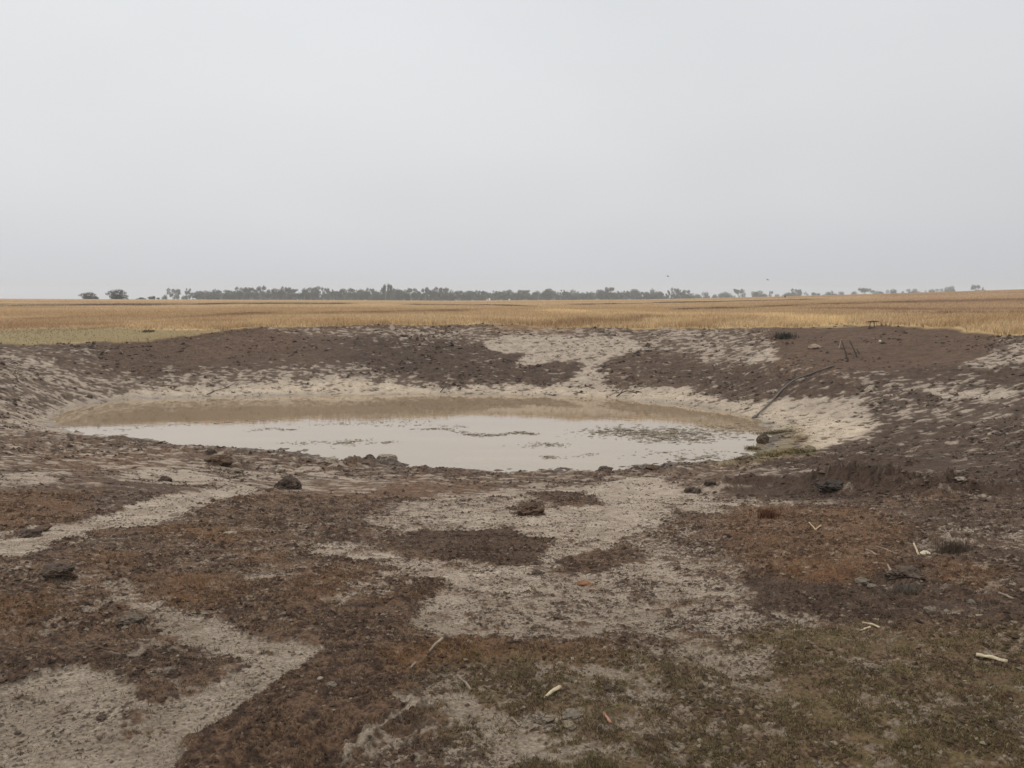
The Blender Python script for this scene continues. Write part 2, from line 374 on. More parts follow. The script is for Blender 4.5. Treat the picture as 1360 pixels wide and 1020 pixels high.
h += OL * (fine * .006)
h += OR * (1 - CL) * (fine * .01 + .01)
# lift the field surface a little over the stripped bank and roll it
h += field * (.05 + .06 * fbm(x, y, (9, 4), None, 17))
Z[act] = np.where(flat > .01, Z[act] * (1 - flat) + (WATER_Z + .022) * flat, Z[act]); h *= (1 - flat * .96)
# spoil ridges and heaps along lines
def ridge(pl, hgt, wid, rough=.5):
    global h
    P = project_many(pl)
    d2 = np.full(nv, 1e9)
    for i in range(len(P) - 1):
        ex, ey = P[i+1] - P[i]; L = ex*ex + ey*ey + 1e-9
        t = np.clip(((x-P[i,0])*ex + (y-P[i,1])*ey) / L, 0, 1)
        d2 = np.minimum(d2, (x-P[i,0]-t*ex)**2 + (y-P[i,1]-t*ey)**2)
    b = d2 < (wid * 3) ** 2
    g = np.exp(-d2[b] / (wid * wid))
    q = .7 + rough * (mid[b] * 1.2 + nz_near[b]*.8 + .3 - np.abs(perlin(x[b] / .33, y[b] / .33, 19)) * .8)
    h[b] += g * hgt * q + g * np.minimum(hgt, .2) * ((.26 - np.abs(perlin(x[b] / .13, y[b] / .13, 71))) * .35 + (.26 - np.abs(perlin(x[b] / .07, y[b] / .07, 72))) * .2)
ridge([(960,650),(1030,646),(1080,648),(1140,652),(1200,655),(1250,658)], .24, .34, .35)
ridge([(1090,649),(1120,650),(1150,652),(1190,654)], .18, .22, .55)
ridge([(1250,662),(1300,654),(1400,654)], .12, .25, .55)
ridge([(1000,616),(1060,612),(1120,614),(1200,618)], .12, .4, .55)
ridge([(450,622),(480,618),(520,618)], .14, .3, .55)
ridge([(160,582),(300,600),(400,612),(470,618)], .07, .3, .55)
ridge([(560,626),(640,631),(760,630),(870,627)], .06, .3, .55)
ridge([(890,630),(940,622),(1000,612)], .09, .3, .55)
ridge([(800,655),(840,642),(890,642)], .08, .35, .6)
ridge([(285,622),(300,618),(320,622)], .12, .3, .55)
ridge([(20,708),(50,704)], .06, .09, .8)
ridge([(165,822),(185,822)], .035, .07, .8)
ridge([(60,775),(85,772)], .05, .10, .8)
ridge([(200,684),(240,668),(275,656)], .05, .06, .8)
ridge([(455,1006),(500,978),(555,940)], .03, .035, .5)
ridge([(1180,775),(1215,782)], .06, .12, .55)
ridge([(1240,722),(1280,722)], .09, .18, .55)
ridge([(1260,790),(1300,800)], .06, .07, .8)
ridge([(1130,770),(1100,768),(1010,762)], .04, .06, .8)
ridge([(980,640),(1000,640)], .05, .1, 1)
ridge([(600,434),(480,436),(360,438),(250,449)], .14, .5, .55)
ridge([(790,440),(830,440)], .15, .4, .55)
# ruts: parallel shallow grooves on the bank (machine tracks) 
h += far * CL * np.sin((x * .8 - y * .6) / .28 * 2 * np.pi / 2.2 + nz_far * 4) * .018 * (1 - field)
Z[act] += h

col_all = np.zeros((N, 4), np.float32); col_all[:, 3] = 1
# outside the painted zone
XF, YF = X, Y
fn = fbm(XF, YF, (60, 25, 11, 5), (1, .8, .7, .6), 20, ax=3.0)
fcol = np.array([.36, .245, .115])[None] * (1 - sst(fn, -.4, .4))[:, None] + np.array([.46, .34, .18])[None] * sst(fn, -.4, .4)[:, None]
nb = sst(R, 30, 44)[:, None]
col_all[:, :3] = fcol * nb + np.array([.09, .062, .045])[None] * (1 - nb)
w_ = (1 - sst(r, 62, 74))[:, None] * 1.0
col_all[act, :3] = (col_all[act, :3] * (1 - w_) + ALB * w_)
col_all[act, 3] = 1 - np.clip(flat * .2 + wet * .55 * sst(nz_far + nz_near, -.2, .3) + rimw * .6, 0, .88)
# ruts, bands and painted mound shade in the far field (darker, browner grass lines)
PXW = CX + F * np.tan(np.clip(np.arctan2(X, Y), -1.0, 1.0))
def strip(pl, wid_px, c, a):
    P = np.array(pl, float)
    s = slice(None)
    m = (PXW >= P[0,0]) & (PXW <= P[-1,0]) & (R > 40) & (R < 290)
    idx = np.where(m)[0]
    Pg = project_many([tuple(p) for p in P])
    dcen = np.interp(PXW[idx], P[:,0], Pg[:,1])         # forward distance of the strip
    dd = Y[idx]
    wob = perlin(X[idx] / 14, Y[idx] / 14, 23) * .35 + perlin(X[idx] / 3, Y[idx] / 6, 24) * .3
    half = 1.1 * wid_px * dcen ** 2 / (F * 1.7)
    t = np.exp(-((dd - dcen) / half + wob) ** 2) * a * np.clip(1 + 1.3 * perlin(X[idx] / 5, Y[idx] / 30, 25), .2, 1.3)
    e = np.minimum(PXW[idx] - P[0,0], P[-1,0] - PXW[idx]) / 30
    t = np.clip(t * np.clip(e, 0, 1), 0, 1)[:, None]
    col_all[idx, :3] = col_all[idx, :3] * (1 - t) + np.array(c)[None] * t
RUT = (.085, .055, .03)
strip([(-200,405.5),(0,405.8),(120,405.3),(340,403.4),(480,403.5)], .9, RUT, 1.0)
strip([(280,420),(390,418.5),(520,416),(640,412.5)], 1.4, (.17,.10,.05), .9)
strip([(520,404.5),(640,405.5),(720,408)], .8, RUT, .8)
strip([(720,406),(800,404.3),(880,402.2),(1000,399.8),(1100,397.3)], .8, RUT, .75)
strip([(880,411.5),(1000,409),(1120,404),(1250,400.5),(1500,397)], .9, RUT, .9)
strip([(640,434),(760,431),(850,426),(890,421)], 1.1, (.22,.13,.06), .55)  # shade beside the field mound, painted into the grass colour
strip([(0,426),(80,425),(180,423),(340,420)], 2.2, (.22,.13,.06), .5)
strip([(-200,434),(0,433),(200,434),(340,430)], 3.0, (.27,.16,.075), .55)
strip([(700,412.5),(820,417),(900,421),(1060,426),(1140,430)], 3.0, (.55,.41,.2), .7)
strip([(1060,412),(1200,413),(1400,414)], 1.6, (.2,.12,.06), .75)
strip([(1120,420),(1250,420),(1420,419)], 1.8, (.2,.12,.06), .75)
strip([(1150,394),(1300,390),(1420,390)], 1.6, (.22,.14,.08), .5)
strip([(1200,402),(1420,400)], 2.0, (.24,.15,.09), .5)
# right-hand hillside is browner
tr = (sst(PXW, 900, 1200) * sst(R, 45, 60) * .35)[:, None]
col_all[:, :3] = col_all[:, :3] * (1 - tr) + np.array([.30, .19, .10])[None] * tr
np.clip(col_all, 0.004, 1, out=col_all)

# ------------------------------------------------------------------ helpers for meshes
def link(o, parent=None):
    C.objects.link(o)
    if parent: o.parent = parent
    return o
def np_mesh(name, V, Fc, colors=None, mat=None, smooth_=False):
    Fc = np.asarray(Fc); k = Fc.shape[1]
    me = bpy.data.meshes.new(name)
    me.vertices.add(len(V)); me.vertices.foreach_set('co', np.asarray(V, np.float32).ravel())
    me.loops.add(Fc.size); me.loops.foreach_set('vertex_index', Fc.astype(np.int32).ravel())
    me.polygons.add(len(Fc)); me.polygons.foreach_set('loop_start', np.arange(0, Fc.size, k, dtype=np.int32))
    me.polygons.foreach_set('loop_total', np.full(len(Fc), k, np.int32))
    me.polygons.foreach_set('use_smooth', np.full(len(Fc), smooth_, bool))
    if colors is not None:
        a = me.color_attributes.new('albedo', 'FLOAT_COLOR', 'POINT')
        a.data.foreach_set('color', np.asarray(colors, np.float32).ravel())
    me.update(calc_edges=True)
    if mat: me.materials.append(mat)
    return me
def mk(name, me, parent=None): return link(bpy.data.objects.new(name, me), parent)
def tag(o, label=None, cat=None, group=None, kind=None):
    for k_, v in (('label', label), ('category', cat), ('group', group), ('kind', kind)):
        if v: o[k_] = v
    return o
def empty(name, loc, rz=0, s=1):
    o = bpy.data.objects.new(name, None); o.location = loc; o.rotation_euler = (0, 0, rz); o.scale = (s,) * 3
    o.empty_display_size = .2
    return link(o)

# ------------------------------------------------------------------ materials
def new_mat(name):
    m = bpy.data.materials.new(name); m.use_nodes = True
    nt = m.node_tree; nt.nodes.clear()
    out = nt.nodes.new('ShaderNodeOutputMaterial'); b = nt.nodes.new('ShaderNodeBsdfPrincipled')
    nt.links.new(b.outputs[0], out.inputs[0])
    return m, nt, b, out
def attr_mat(name, rough=.95, var=.25, scale=30, bump=0.0, bscale=60, spec=.2):
    m, nt, b, out = new_mat(name)
    a = nt.nodes.new('ShaderNodeAttribute'); a.attribute_name = 'albedo'
    tc = nt.nodes.new('ShaderNodeTexCoord')
    nz_ = nt.nodes.new('ShaderNodeTexNoise'); nz_.inputs['Scale'].default_value = scale; nz_.inputs['Detail'].default_value = 5
    nz_.inputs['Roughness'].default_value = .65
    mr = nt.nodes.new('ShaderNodeMapRange'); mr.inputs[1].default_value = .3; mr.inputs[2].default_value = .7
    mr.inputs[3].default_value = 1 - var; mr.inputs[4].default_value = 1 + var
    mul = nt.nodes.new('ShaderNodeVectorMath'); mul.operation = 'SCALE'
    nt.links.new(tc.outputs['Object'], nz_.inputs['Vector']); nt.links.new(nz_.outputs['Fac'], mr.inputs[0])
    nt.links.new(a.outputs['Color'], mul.inputs[0]); nt.links.new(mr.outputs[0], mul.inputs['Scale'])
    nt.links.new(mul.outputs[0], b.inputs['Base Color'])
    b.inputs['Roughness'].default_value = rough; b.inputs['Specular IOR Level'].default_value = spec
    if bump:
        n2 = nt.nodes.new('ShaderNodeTexNoise'); n2.inputs['Scale'].default_value = bscale; n2.inputs['Detail'].default_value = 6
        n2.inputs['Roughness'].default_value = .7
        bp = nt.nodes.new('ShaderNodeBump'); bp.inputs['Strength'].default_value = bump; bp.inputs['Distance'].default_value = .012
        nt.links.new(tc.outputs['Object'], n2.inputs['Vector']); nt.links.new(n2.outputs['Fac'], bp.inputs['Height'])
        nt.links.new(bp.outputs[0], b.inputs['Normal'])
    return m
def plain_mat(name, c, c2=None, scale=8, rough=.85, bump=.3, spec=.3):
    m, nt, b, out = new_mat(name)
    tc = nt.nodes.new('ShaderNodeTexCoord')
    n1 = nt.nodes.new('ShaderNodeTexNoise'); n1.inputs['Scale'].default_value = scale; n1.inputs['Detail'].default_value = 6
    cr = nt.nodes.new('ShaderNodeValToRGB'); cr.color_ramp.elements[0].position = .3; cr.color_ramp.elements[1].position = .7
    cr.color_ramp.elements[0].color = (*c, 1); cr.color_ramp.elements[1].color = (*(c2 or c), 1)
    nt.links.new(tc.outputs['Object'], n1.inputs['Vector']); nt.links.new(n1.outputs['Fac'], cr.inputs[0])
    nt.links.new(cr.outputs[0], b.inputs['Base Color'])
    bp = nt.nodes.new('ShaderNodeBump'); bp.inputs['Strength'].default_value = bump; bp.inputs['Distance'].default_value = .01
    nt.links.new(n1.outputs['Fac'], bp.inputs['Height']); nt.links.new(bp.outputs[0], b.inputs['Normal'])
    b.inputs['Roughness'].default_value = rough; b.inputs['Specular IOR Level'].default_value = spec
    return m
M_ground = attr_mat('ground_soil', .96, .55, 60, 1.0, 80)
_nt = M_ground.node_tree; _a = [n_ for n_ in _nt.nodes if n_.type == 'ATTRIBUTE'][0]; _b = [n_ for n_ in _nt.nodes if n_.type == 'BSDF_PRINCIPLED'][0]
_r = _nt.nodes.new('ShaderNodeMapRange'); _r.inputs[1].default_value = .1; _r.inputs[2].default_value = .9; _r.inputs[3].default_value = .22; _r.inputs[4].default_value = .97
_nt.links.new(_a.outputs['Alpha'], _r.inputs[0]); _nt.links.new(_r.outputs[0], _b.inputs['Roughness'])
M_grass = attr_mat('grass_blades', .8, .15, 20)
_nt = M_grass.node_tree; _b = [n_ for n_ in _nt.nodes if n_.type == 'BSDF_PRINCIPLED'][0]; _o = [n_ for n_ in _nt.nodes if n_.type == 'OUTPUT_MATERIAL'][0]
_t = _nt.nodes.new('ShaderNodeBsdfTranslucent'); _m = _nt.nodes.new('ShaderNodeMixShader'); _m.inputs[0].default_value = .42
_nt.links.new(_b.inputs['Base Color'].links[0].from_socket, _t.inputs[0]); _nt.links.new(_b.outputs[0], _m.inputs[1]); _nt.links.new(_t.outputs[0], _m.inputs[2]); _nt.links.new(_m.outputs[0], _o.inputs[0])
M_crumb = attr_mat('soil_crumbs', .95, .2, 60, .4, 120)

# ------------------------------------------------------------------ the ground sheet
ii = np.arange(NR - 1)[:, None] * NA; jj = np.arange(NA - 1)[None, :]
q = (ii + jj).ravel()
quads = np.stack([q, q + 1, q + NA + 1, q + NA], 1)[:, ::-1]
V = np.stack([X, Y, Z], 1)
# centre cap
me = np_mesh('ground', V, quads, col_all, M_ground, True)
g = mk('ground', me); tag(g, kind='structure')
print('ground', time.time() - T0)

Zg = Z.reshape(NR, NA); Cg = col_all.reshape(NR, NA, 4)
def gz(px_, py_):
    """height (and colour) of the finished ground at world x,y"""
    px_ = np.atleast_1d(np.asarray(px_, float)); py_ = np.atleast_1d(np.asarray(py_, float))
    a = np.arctan2(px_, py_); rad = np.hypot(px_, py_)
    i = np.clip(np.searchsorted(rr, rad) - 1, 0, NR - 2); j = np.clip(np.searchsorted(az, a) - 1, 0, NA - 2)
    u = np.clip((rad - rr[i]) / (rr[i+1] - rr[i]), 0, 1); v = np.clip((a - az[j]) / (az[j+1] - az[j]), 0, 1)
    z = (Zg[i, j] * (1-v) + Zg[i, j+1] * v) * (1-u) + (Zg[i+1, j] * (1-v) + Zg[i+1, j+1] * v) * u
    return z, Cg[i, j]
def grid_sample(arr_full, px_, py_):
    a = np.arctan2(px_, py_); rad = np.hypot(px_, py_)
    i = np.clip(np.searchsorted(rr, rad) - 1, 0, NR - 2); j = np.clip(np.searchsorted(az, a) - 1, 0, NA - 2)
    return arr_full.reshape(NR, NA)[i, j]
def full(a_):
    f = np.zeros(N, np.float32); f[act] = a_; return f
F_clay, F_olive, F_orange, F_field, F_dark, F_claylev, F_green, F_smooth = [full(a_) for a_ in (CL, OL, OR, field, dark, clay, green, smooth)]
def ground_at(px, py):
    p = project_many([(px, py)])[0]; z = gz(p[0], p[1])[0][0]
    return float(p[0]), float(p[1]), float(z)

# ------------------------------------------------------------------ water
m, nt, b, out = new_mat('muddy_water')
nt.nodes.remove(b)
dif = nt.nodes.new('ShaderNodeBsdfDiffuse'); gl = nt.nodes.new('ShaderNodeBsdfGlossy'); mx = nt.nodes.new('ShaderNodeMixShader')
tc = nt.nodes.new('ShaderNodeTexCoord'); mp = nt.nodes.new('ShaderNodeMapping'); mp.inputs['Scale'].default_value = (.25, 1, 1)
n1 = nt.nodes.new('ShaderNodeTexNoise'); n1.inputs['Scale'].default_value = 1.1; n1.inputs['Detail'].default_value = 4
cr = nt.nodes.new('ShaderNodeValToRGB'); cr.color_ramp.elements[0].position = .3; cr.color_ramp.elements[1].position = .7
cr.color_ramp.elements[0].color = (.265, .20, .128, 1); cr.color_ramp.elements[1].color = (.305, .232, .152, 1)
gl.inputs['Roughness'].default_value = .03; gl.inputs['Color'].default_value = (1, .985, .965, 1)
n2 = nt.nodes.new('ShaderNodeTexNoise'); n2.inputs['Scale'].default_value = 4; n2.inputs['Detail'].default_value = 3
bp = nt.nodes.new('ShaderNodeBump'); bp.inputs['Strength'].default_value = .12; bp.inputs['Distance'].default_value = .01
lw = nt.nodes.new('ShaderNodeFresnel'); lw.inputs['IOR'].default_value = 2.45
nt.links.new(tc.outputs['Object'], mp.inputs[0]); nt.links.new(mp.outputs[0], n1.inputs[0]); nt.links.new(n1.outputs['Fac'], cr.inputs[0])
nt.links.new(tc.outputs['Object'], n2.inputs[0]); nt.links.new(n2.outputs['Fac'], bp.inputs['Height']); nt.links.new(bp.outputs[0], gl.inputs['Normal'])
nt.links.new(cr.outputs[0], dif.inputs[0]); nt.links.new(lw.outputs[0], mx.inputs[0])
nt.links.new(dif.outputs[0], mx.inputs[1]); nt.links.new(gl.outputs[0], mx.inputs[2]); nt.links.new(mx.outputs[0], out.inputs[0])
M_water = m
wp = project_many([(px, py) for px, py, z in CP[:31]])
cx_, cy_ = wp.mean(0)
wv = [(cx_ + (a - cx_) * 1.12, cy_ + (b_ - cy_) * 1.12, WATER_Z) for a, b_ in wp]
me = bpy.data.meshes.new('water'); me.from_pydata(wv, [], [list(range(len(wv)))[::-1]]); me.update(); me.materials.append(M_water)
if me.polygons[0].normal.z < 0: me.flip_normals()
tag(mk('water', me), kind='structure')

# ------------------------------------------------------------------ generic point-cloud geometry
def blades(name, bx, by, bz, hgt, wid, lean, colr, mat, label=None, kind='stuff'):
    n_ = len(bx); th = rng.random(n_) * 2 * np.pi; ph = rng.random(n_) * 2 * np.pi
    dx, dy = np.cos(th) * wid / 2, np.sin(th) * wid / 2
    lx, ly = np.cos(ph) * lean * hgt, np.sin(ph) * lean * hgt
    hz = hgt * np.sqrt(np.clip(1 - lean ** 2, .05, 1))
    v0 = np.stack([bx - dx, by - dy, bz - .1 * hz], 1); v1 = np.stack([bx + dx, by + dy, bz - .1 * hz], 1)
    m0 = np.stack([bx - dx * .7 + lx * .35, by - dy * .7 + ly * .35, bz + hz * .6], 1)
    m1 = np.stack([bx + dx * .7 + lx * .35, by + dy * .7 + ly * .35, bz + hz * .6], 1)
    tp = np.stack([bx + lx, by + ly, bz + hz], 1)
    Vv = np.stack([v0, v1, m1, m0, tp], 1).reshape(-1, 3)
    b0 = np.arange(n_) * 5
    T = np.concatenate([np.stack([b0, b0+1, b0+2], 1), np.stack([b0, b0+2, b0+3], 1), np.stack([b0+3, b0+2, b0+4], 1)])
    cc = np.repeat(np.c_[colr, np.ones(n_)], 5, axis=0)
    o = mk(name, np_mesh(name, Vv, T, cc, mat)); tag(o, kind=kind, label=label)
    return o
def rand_polar(n_, r0, r1, pw=1.0, half=.72):
    a = (rng.random(n_) * 2 - 1) * half
    rad = np.exp(np.log(r0) + rng.random(n_) ** pw * (np.log(r1) - np.log(r0)))
    return rad * np.sin(a), rad * np.cos(a), rad

# dry standing grass of the paddock
bx, by, rad = rand_polar(560000, 26, 300, .9, .70)
fm = grid_sample(F_field, bx, by); gm = grid_sample(F_green, bx, by)
keep = (((fm > .5) | (rad > 62)) & (rng.random(len(bx)) > gm * .8) & (by > 24))
bx, by, rad, gm = bx[keep], by[keep], rad[keep], gm[keep]
bz, gc = gz(bx, by)
pn = fbm(bx, by, (7, 3, 1.2), None, 31)
hg = (.14 + .16 * rng.random(len(bx)) + .22 * pn) * (1 - .75 * gm) * np.clip(1 - (rad - 60) / 300, .6, 1)
br = (.75 + .5 * rng.random(len(bx)))[:, None]
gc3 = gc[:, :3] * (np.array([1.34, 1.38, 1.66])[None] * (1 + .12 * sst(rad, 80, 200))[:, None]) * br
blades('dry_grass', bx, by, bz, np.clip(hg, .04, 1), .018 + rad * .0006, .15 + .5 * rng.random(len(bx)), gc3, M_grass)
# short grass and dead stalks on the near ground
bx, by, rad = rand_polar(900000, 2.0, 12, 1.3, .72)
om = grid_sample(F_olive, bx, by); orm = grid_sample(F_orange, bx, by); cm = grid_sample(F_clay, bx, by)
pr = np.clip(om * 1.0 + orm * .9 + .30, 0, 1) * (1 - .8 * cm)
cl_ = perlin(bx / .16, by / .16, 41) + .5 * perlin(bx / .05, by / .05, 42)
keep = rng.random(len(bx)) < pr * np.clip(.5 + cl_ * 1.3, .03, 1)
bx, by, rad, om, orm = [a_[keep] for a_ in (bx, by, rad, om, orm)]
bz, gc = gz(bx, by)
n_ = len(bx)
pick = rng.random(n_)
cA = np.array([.16, .125, .06]); cB = np.array([.115, .10, .042]); cC = np.array([.36, .29, .17]); cD = np.array([.24, .13, .06]); cE = np.array([.07, .05, .035])
cc = np.where((pick < .35)[:, None], cA, np.where((pick < .55)[:, None], cB, np.where((pick < .68)[:, None], cC, cE)))
isor = (rng.random(n_) < orm * 1.2)[:, None]
fib = (rng.random(n_) > np.clip(om * 1.3 + .12, 0, 1))[:, None]
cc = np.where(fib, np.where((pick < .45)[:, None], np.array([.045, .03, .022]), np.where((pick < .9)[:, None], np.array([.13, .085, .055]), np.array([.26, .2, .13]))), cc)
cc = np.where(isor, np.where((pick < .5)[:, None], cD, np.where((pick < .75)[:, None], cD * .6, cC * .8)), cc)
cc = cc * (.7 + .6 * rng.random(n_))[:, None]
blades('short_grass', bx, by, bz, (.005 + .016 * rng.random(n_)) * (1 + rad * .08), .0012 + rad * .00042, .55 + .42 * rng.random(n_), cc, M_grass)
print('grass', n_, time.time() - T0)

# crumbs of soil
def crumbs(name, bx, by, size, colr, mat, sink=.25):
    n_ = len(bx); bz, _ = gz(bx, by)
    base_v = np.array([(1,0,0),(.3,.95,0),(-.8,.6,0),(-.8,-.6,0),(.3,-.95,0),(0,0,.75),(0,0,-.6)])
    fc = np.array([(0,1,5),(1,2,5),(2,3,5),(3,4,5),(4,0,5),(1,0,6),(2,1,6),(3,2,6),(4,3,6),(0,4,6)])
    J = base_v[None] * (.55 + .9 * rng.random((n_, 7, 1))) + rng.normal(0, .16, (n_, 7, 3))
    J[:, :, 2] *= (.45 + .6 * rng.random((n_, 1)))
    th = rng.random(n_) * 2 * np.pi; c_, s_ = np.cos(th)[:, None], np.sin(th)[:, None]
    xx = J[:, :, 0] * c_ - J[:, :, 1] * s_; yy = J[:, :, 0] * s_ + J[:, :, 1] * c_
    S = size[:, None]
    Vv = np.stack([bx[:, None] + xx * S, by[:, None] + yy * S, bz[:, None] + J[:, :, 2] * S + (.35 - sink) * S], 2).reshape(-1, 3)
    T = (fc[None] + (np.arange(n_) * 7)[:, None, None]).reshape(-1, 3)
    cc = np.repeat(np.c_[colr, np.ones(n_)], 7, axis=0)
    o = mk(name, np_mesh(name, Vv, T, cc, mat)); tag(o, kind='stuff'); return o
bx, by, rad = rand_polar(330000, 2.0, 44, .9, .72)
fm = grid_sample(F_field, bx, by); lv = grid_sample(F_claylev, bx, by); cm = grid_sample(F_clay, bx, by); smm = grid_sample(F_smooth, bx, by)
cl_ = perlin(bx / .5, by / .5, 44) + .8 * perlin(bx / .17, by / .17, 45)
bz0, _ = gz(bx, by)
pr = np.where(cm > .5, np.clip(1.4 - lv, .05, .85), .8) * np.clip(.45 + cl_ * 1.2, .04, 1) * (1 - smm * .7)
flm = grid_sample(full(flat), bx, by)
clf = perlin(bx / 3.1, by / 3.1, 46) + .6 * perlin(bx / 1.2, by / 1.2, 47)
pr = pr * np.where(rad > 12, np.clip(.4 + clf * 1.5, .03, 1), 1)
keep = (fm < .5) & (flm < .3) & (rng.random(len(bx)) < pr) & (bz0 > WATER_Z + .01)
bx, by, rad, cm = bx[keep], by[keep], rad[keep], cm[keep]
n_ = len(bx); _, gc = gz(bx, by)
sz = np.minimum(np.exp(rng.normal(0, .5, n_)), 2.3) * (.0026 + .0009 * rad) * np.where(cm > .5, .8, 1.15)
c1 = np.array([.040, .026, .019])[None] * (.6 + .9 * rng.random((n_, 1)))
pale = (rng.random(n_) < np.where(cm > .5, .15, .07))[:, None]
cc = np.where(pale, np.array([.25, .21, .16])[None] * (.6 + .7 * rng.random((n_, 1))), c1)
cc = cc * .65 + gc[:, :3] * .35
crumbs('soil_crumbs', bx, by, sz, cc, M_crumb)
print('crumbs', n_, time.time() - T0)
# bigger clods thrown up on the churned ground
bx, by, rad = rand_polar(60000, 5.5, 43, .8, .66)
fm = grid_sample(F_field, bx, by); dk = grid_sample(F_dark, bx, by); cm = grid_sample(F_clay, bx, by); smm = grid_sample(F_smooth, bx, by)
bz0, _ = gz(bx, by); flm = grid_sample(full(flat), bx, by)
cl_ = perlin(bx / 1.6, by / 1.6, 48) + .8 * perlin(bx / .5, by / .5, 49)
pr = np.clip(.10 + dk * .7 + .5 * np.exp(-((bz0 - WATER_Z - .12) / .12) ** 2) * (by < 24), 0, 1) * np.clip(cl_ * 1.6, 0, 1) * (1 - .8 * smm) * (1 - .6 * cm)
keep = (fm < .3) & (rng.random(len(bx)) < pr) & (bz0 > WATER_Z + .02)
bx, by, rad = bx[keep], by[keep], rad[keep]; n_ = len(bx); _, gc = gz(bx, by)
sz = np.minimum(np.exp(rng.normal(0, .45, n_)), 1.9) * (.008 + .0016 * rad)
cc = gc[:, :3] * .55 + np.array([.055, .038, .028])[None] * (.5 + .8 * rng.random((n_, 1)))
crumbs('soil_clods', bx, by, sz, cc, M_crumb, .3)
print('clods', n_)

# ------------------------------------------------------------------ lumps (single clods, heaps and stones)
def lump_mesh(name, rad, flat, seed, colr, sub=4, rough=.35, mat=None, squash=(1, 1)):
    import bmesh
    bm = bmesh.new(); bmesh.ops.create_icosphere(bm, subdivisions=sub, radius=1)
    co = np.array([v.co[:] for v in bm.verts])
    s = seed * 3.7
    def p3(c, f, k): return (perlin(c[:,0]*f+s, c[:,1]*f+c[:,2]*f*.7, k) + perlin(c[:,1]*f-s, c[:,2]*f+c[:,0]*f*.6, k+1) + perlin(c[:,2]*f+s, c[:,0]*f-c[:,1]*f*.8, k+2)) / 2
    d = 1 + rough * (p3(co, 1.3, 50) * 1.1 + (.3 - np.abs(p3(co, 3.1, 54))) * .8 + (.2 - np.abs(p3(co, 7., 58))) * .45)
    if rough > .2: d += rough * (.1 - np.abs(p3(co, 15., 62))) * .35
    co2 = co * d[:, None] * np.array([rad * squash[0], rad * squash[1], rad * flat])[None]
    fcs = np.array([[v.index for v in f.verts] for f in bm.faces]); bm.free()
    t = np.clip(.5 + p3(co, 4., 70) * 1.2, 0, 1)[:, None]
    cc = np.array(colr[0])[None] * (1 - t) + np.array(colr[1])[None] * t
    return np_mesh(name, co2, fcs, np.c_[cc, np.ones(len(co2))], mat or M_crumb, False)
DK = ((.052, .039, .031), (.115, .085, .064)); BR = ((.07, .046, .033), (.13, .085, .055)); CLY = ((.20, .17, .13), (.36, .31, .24))
MIX = ((.07, .052, .04), (.24, .20, .15)); GR = ((.11, .09, .068), (.2, .17, .13))
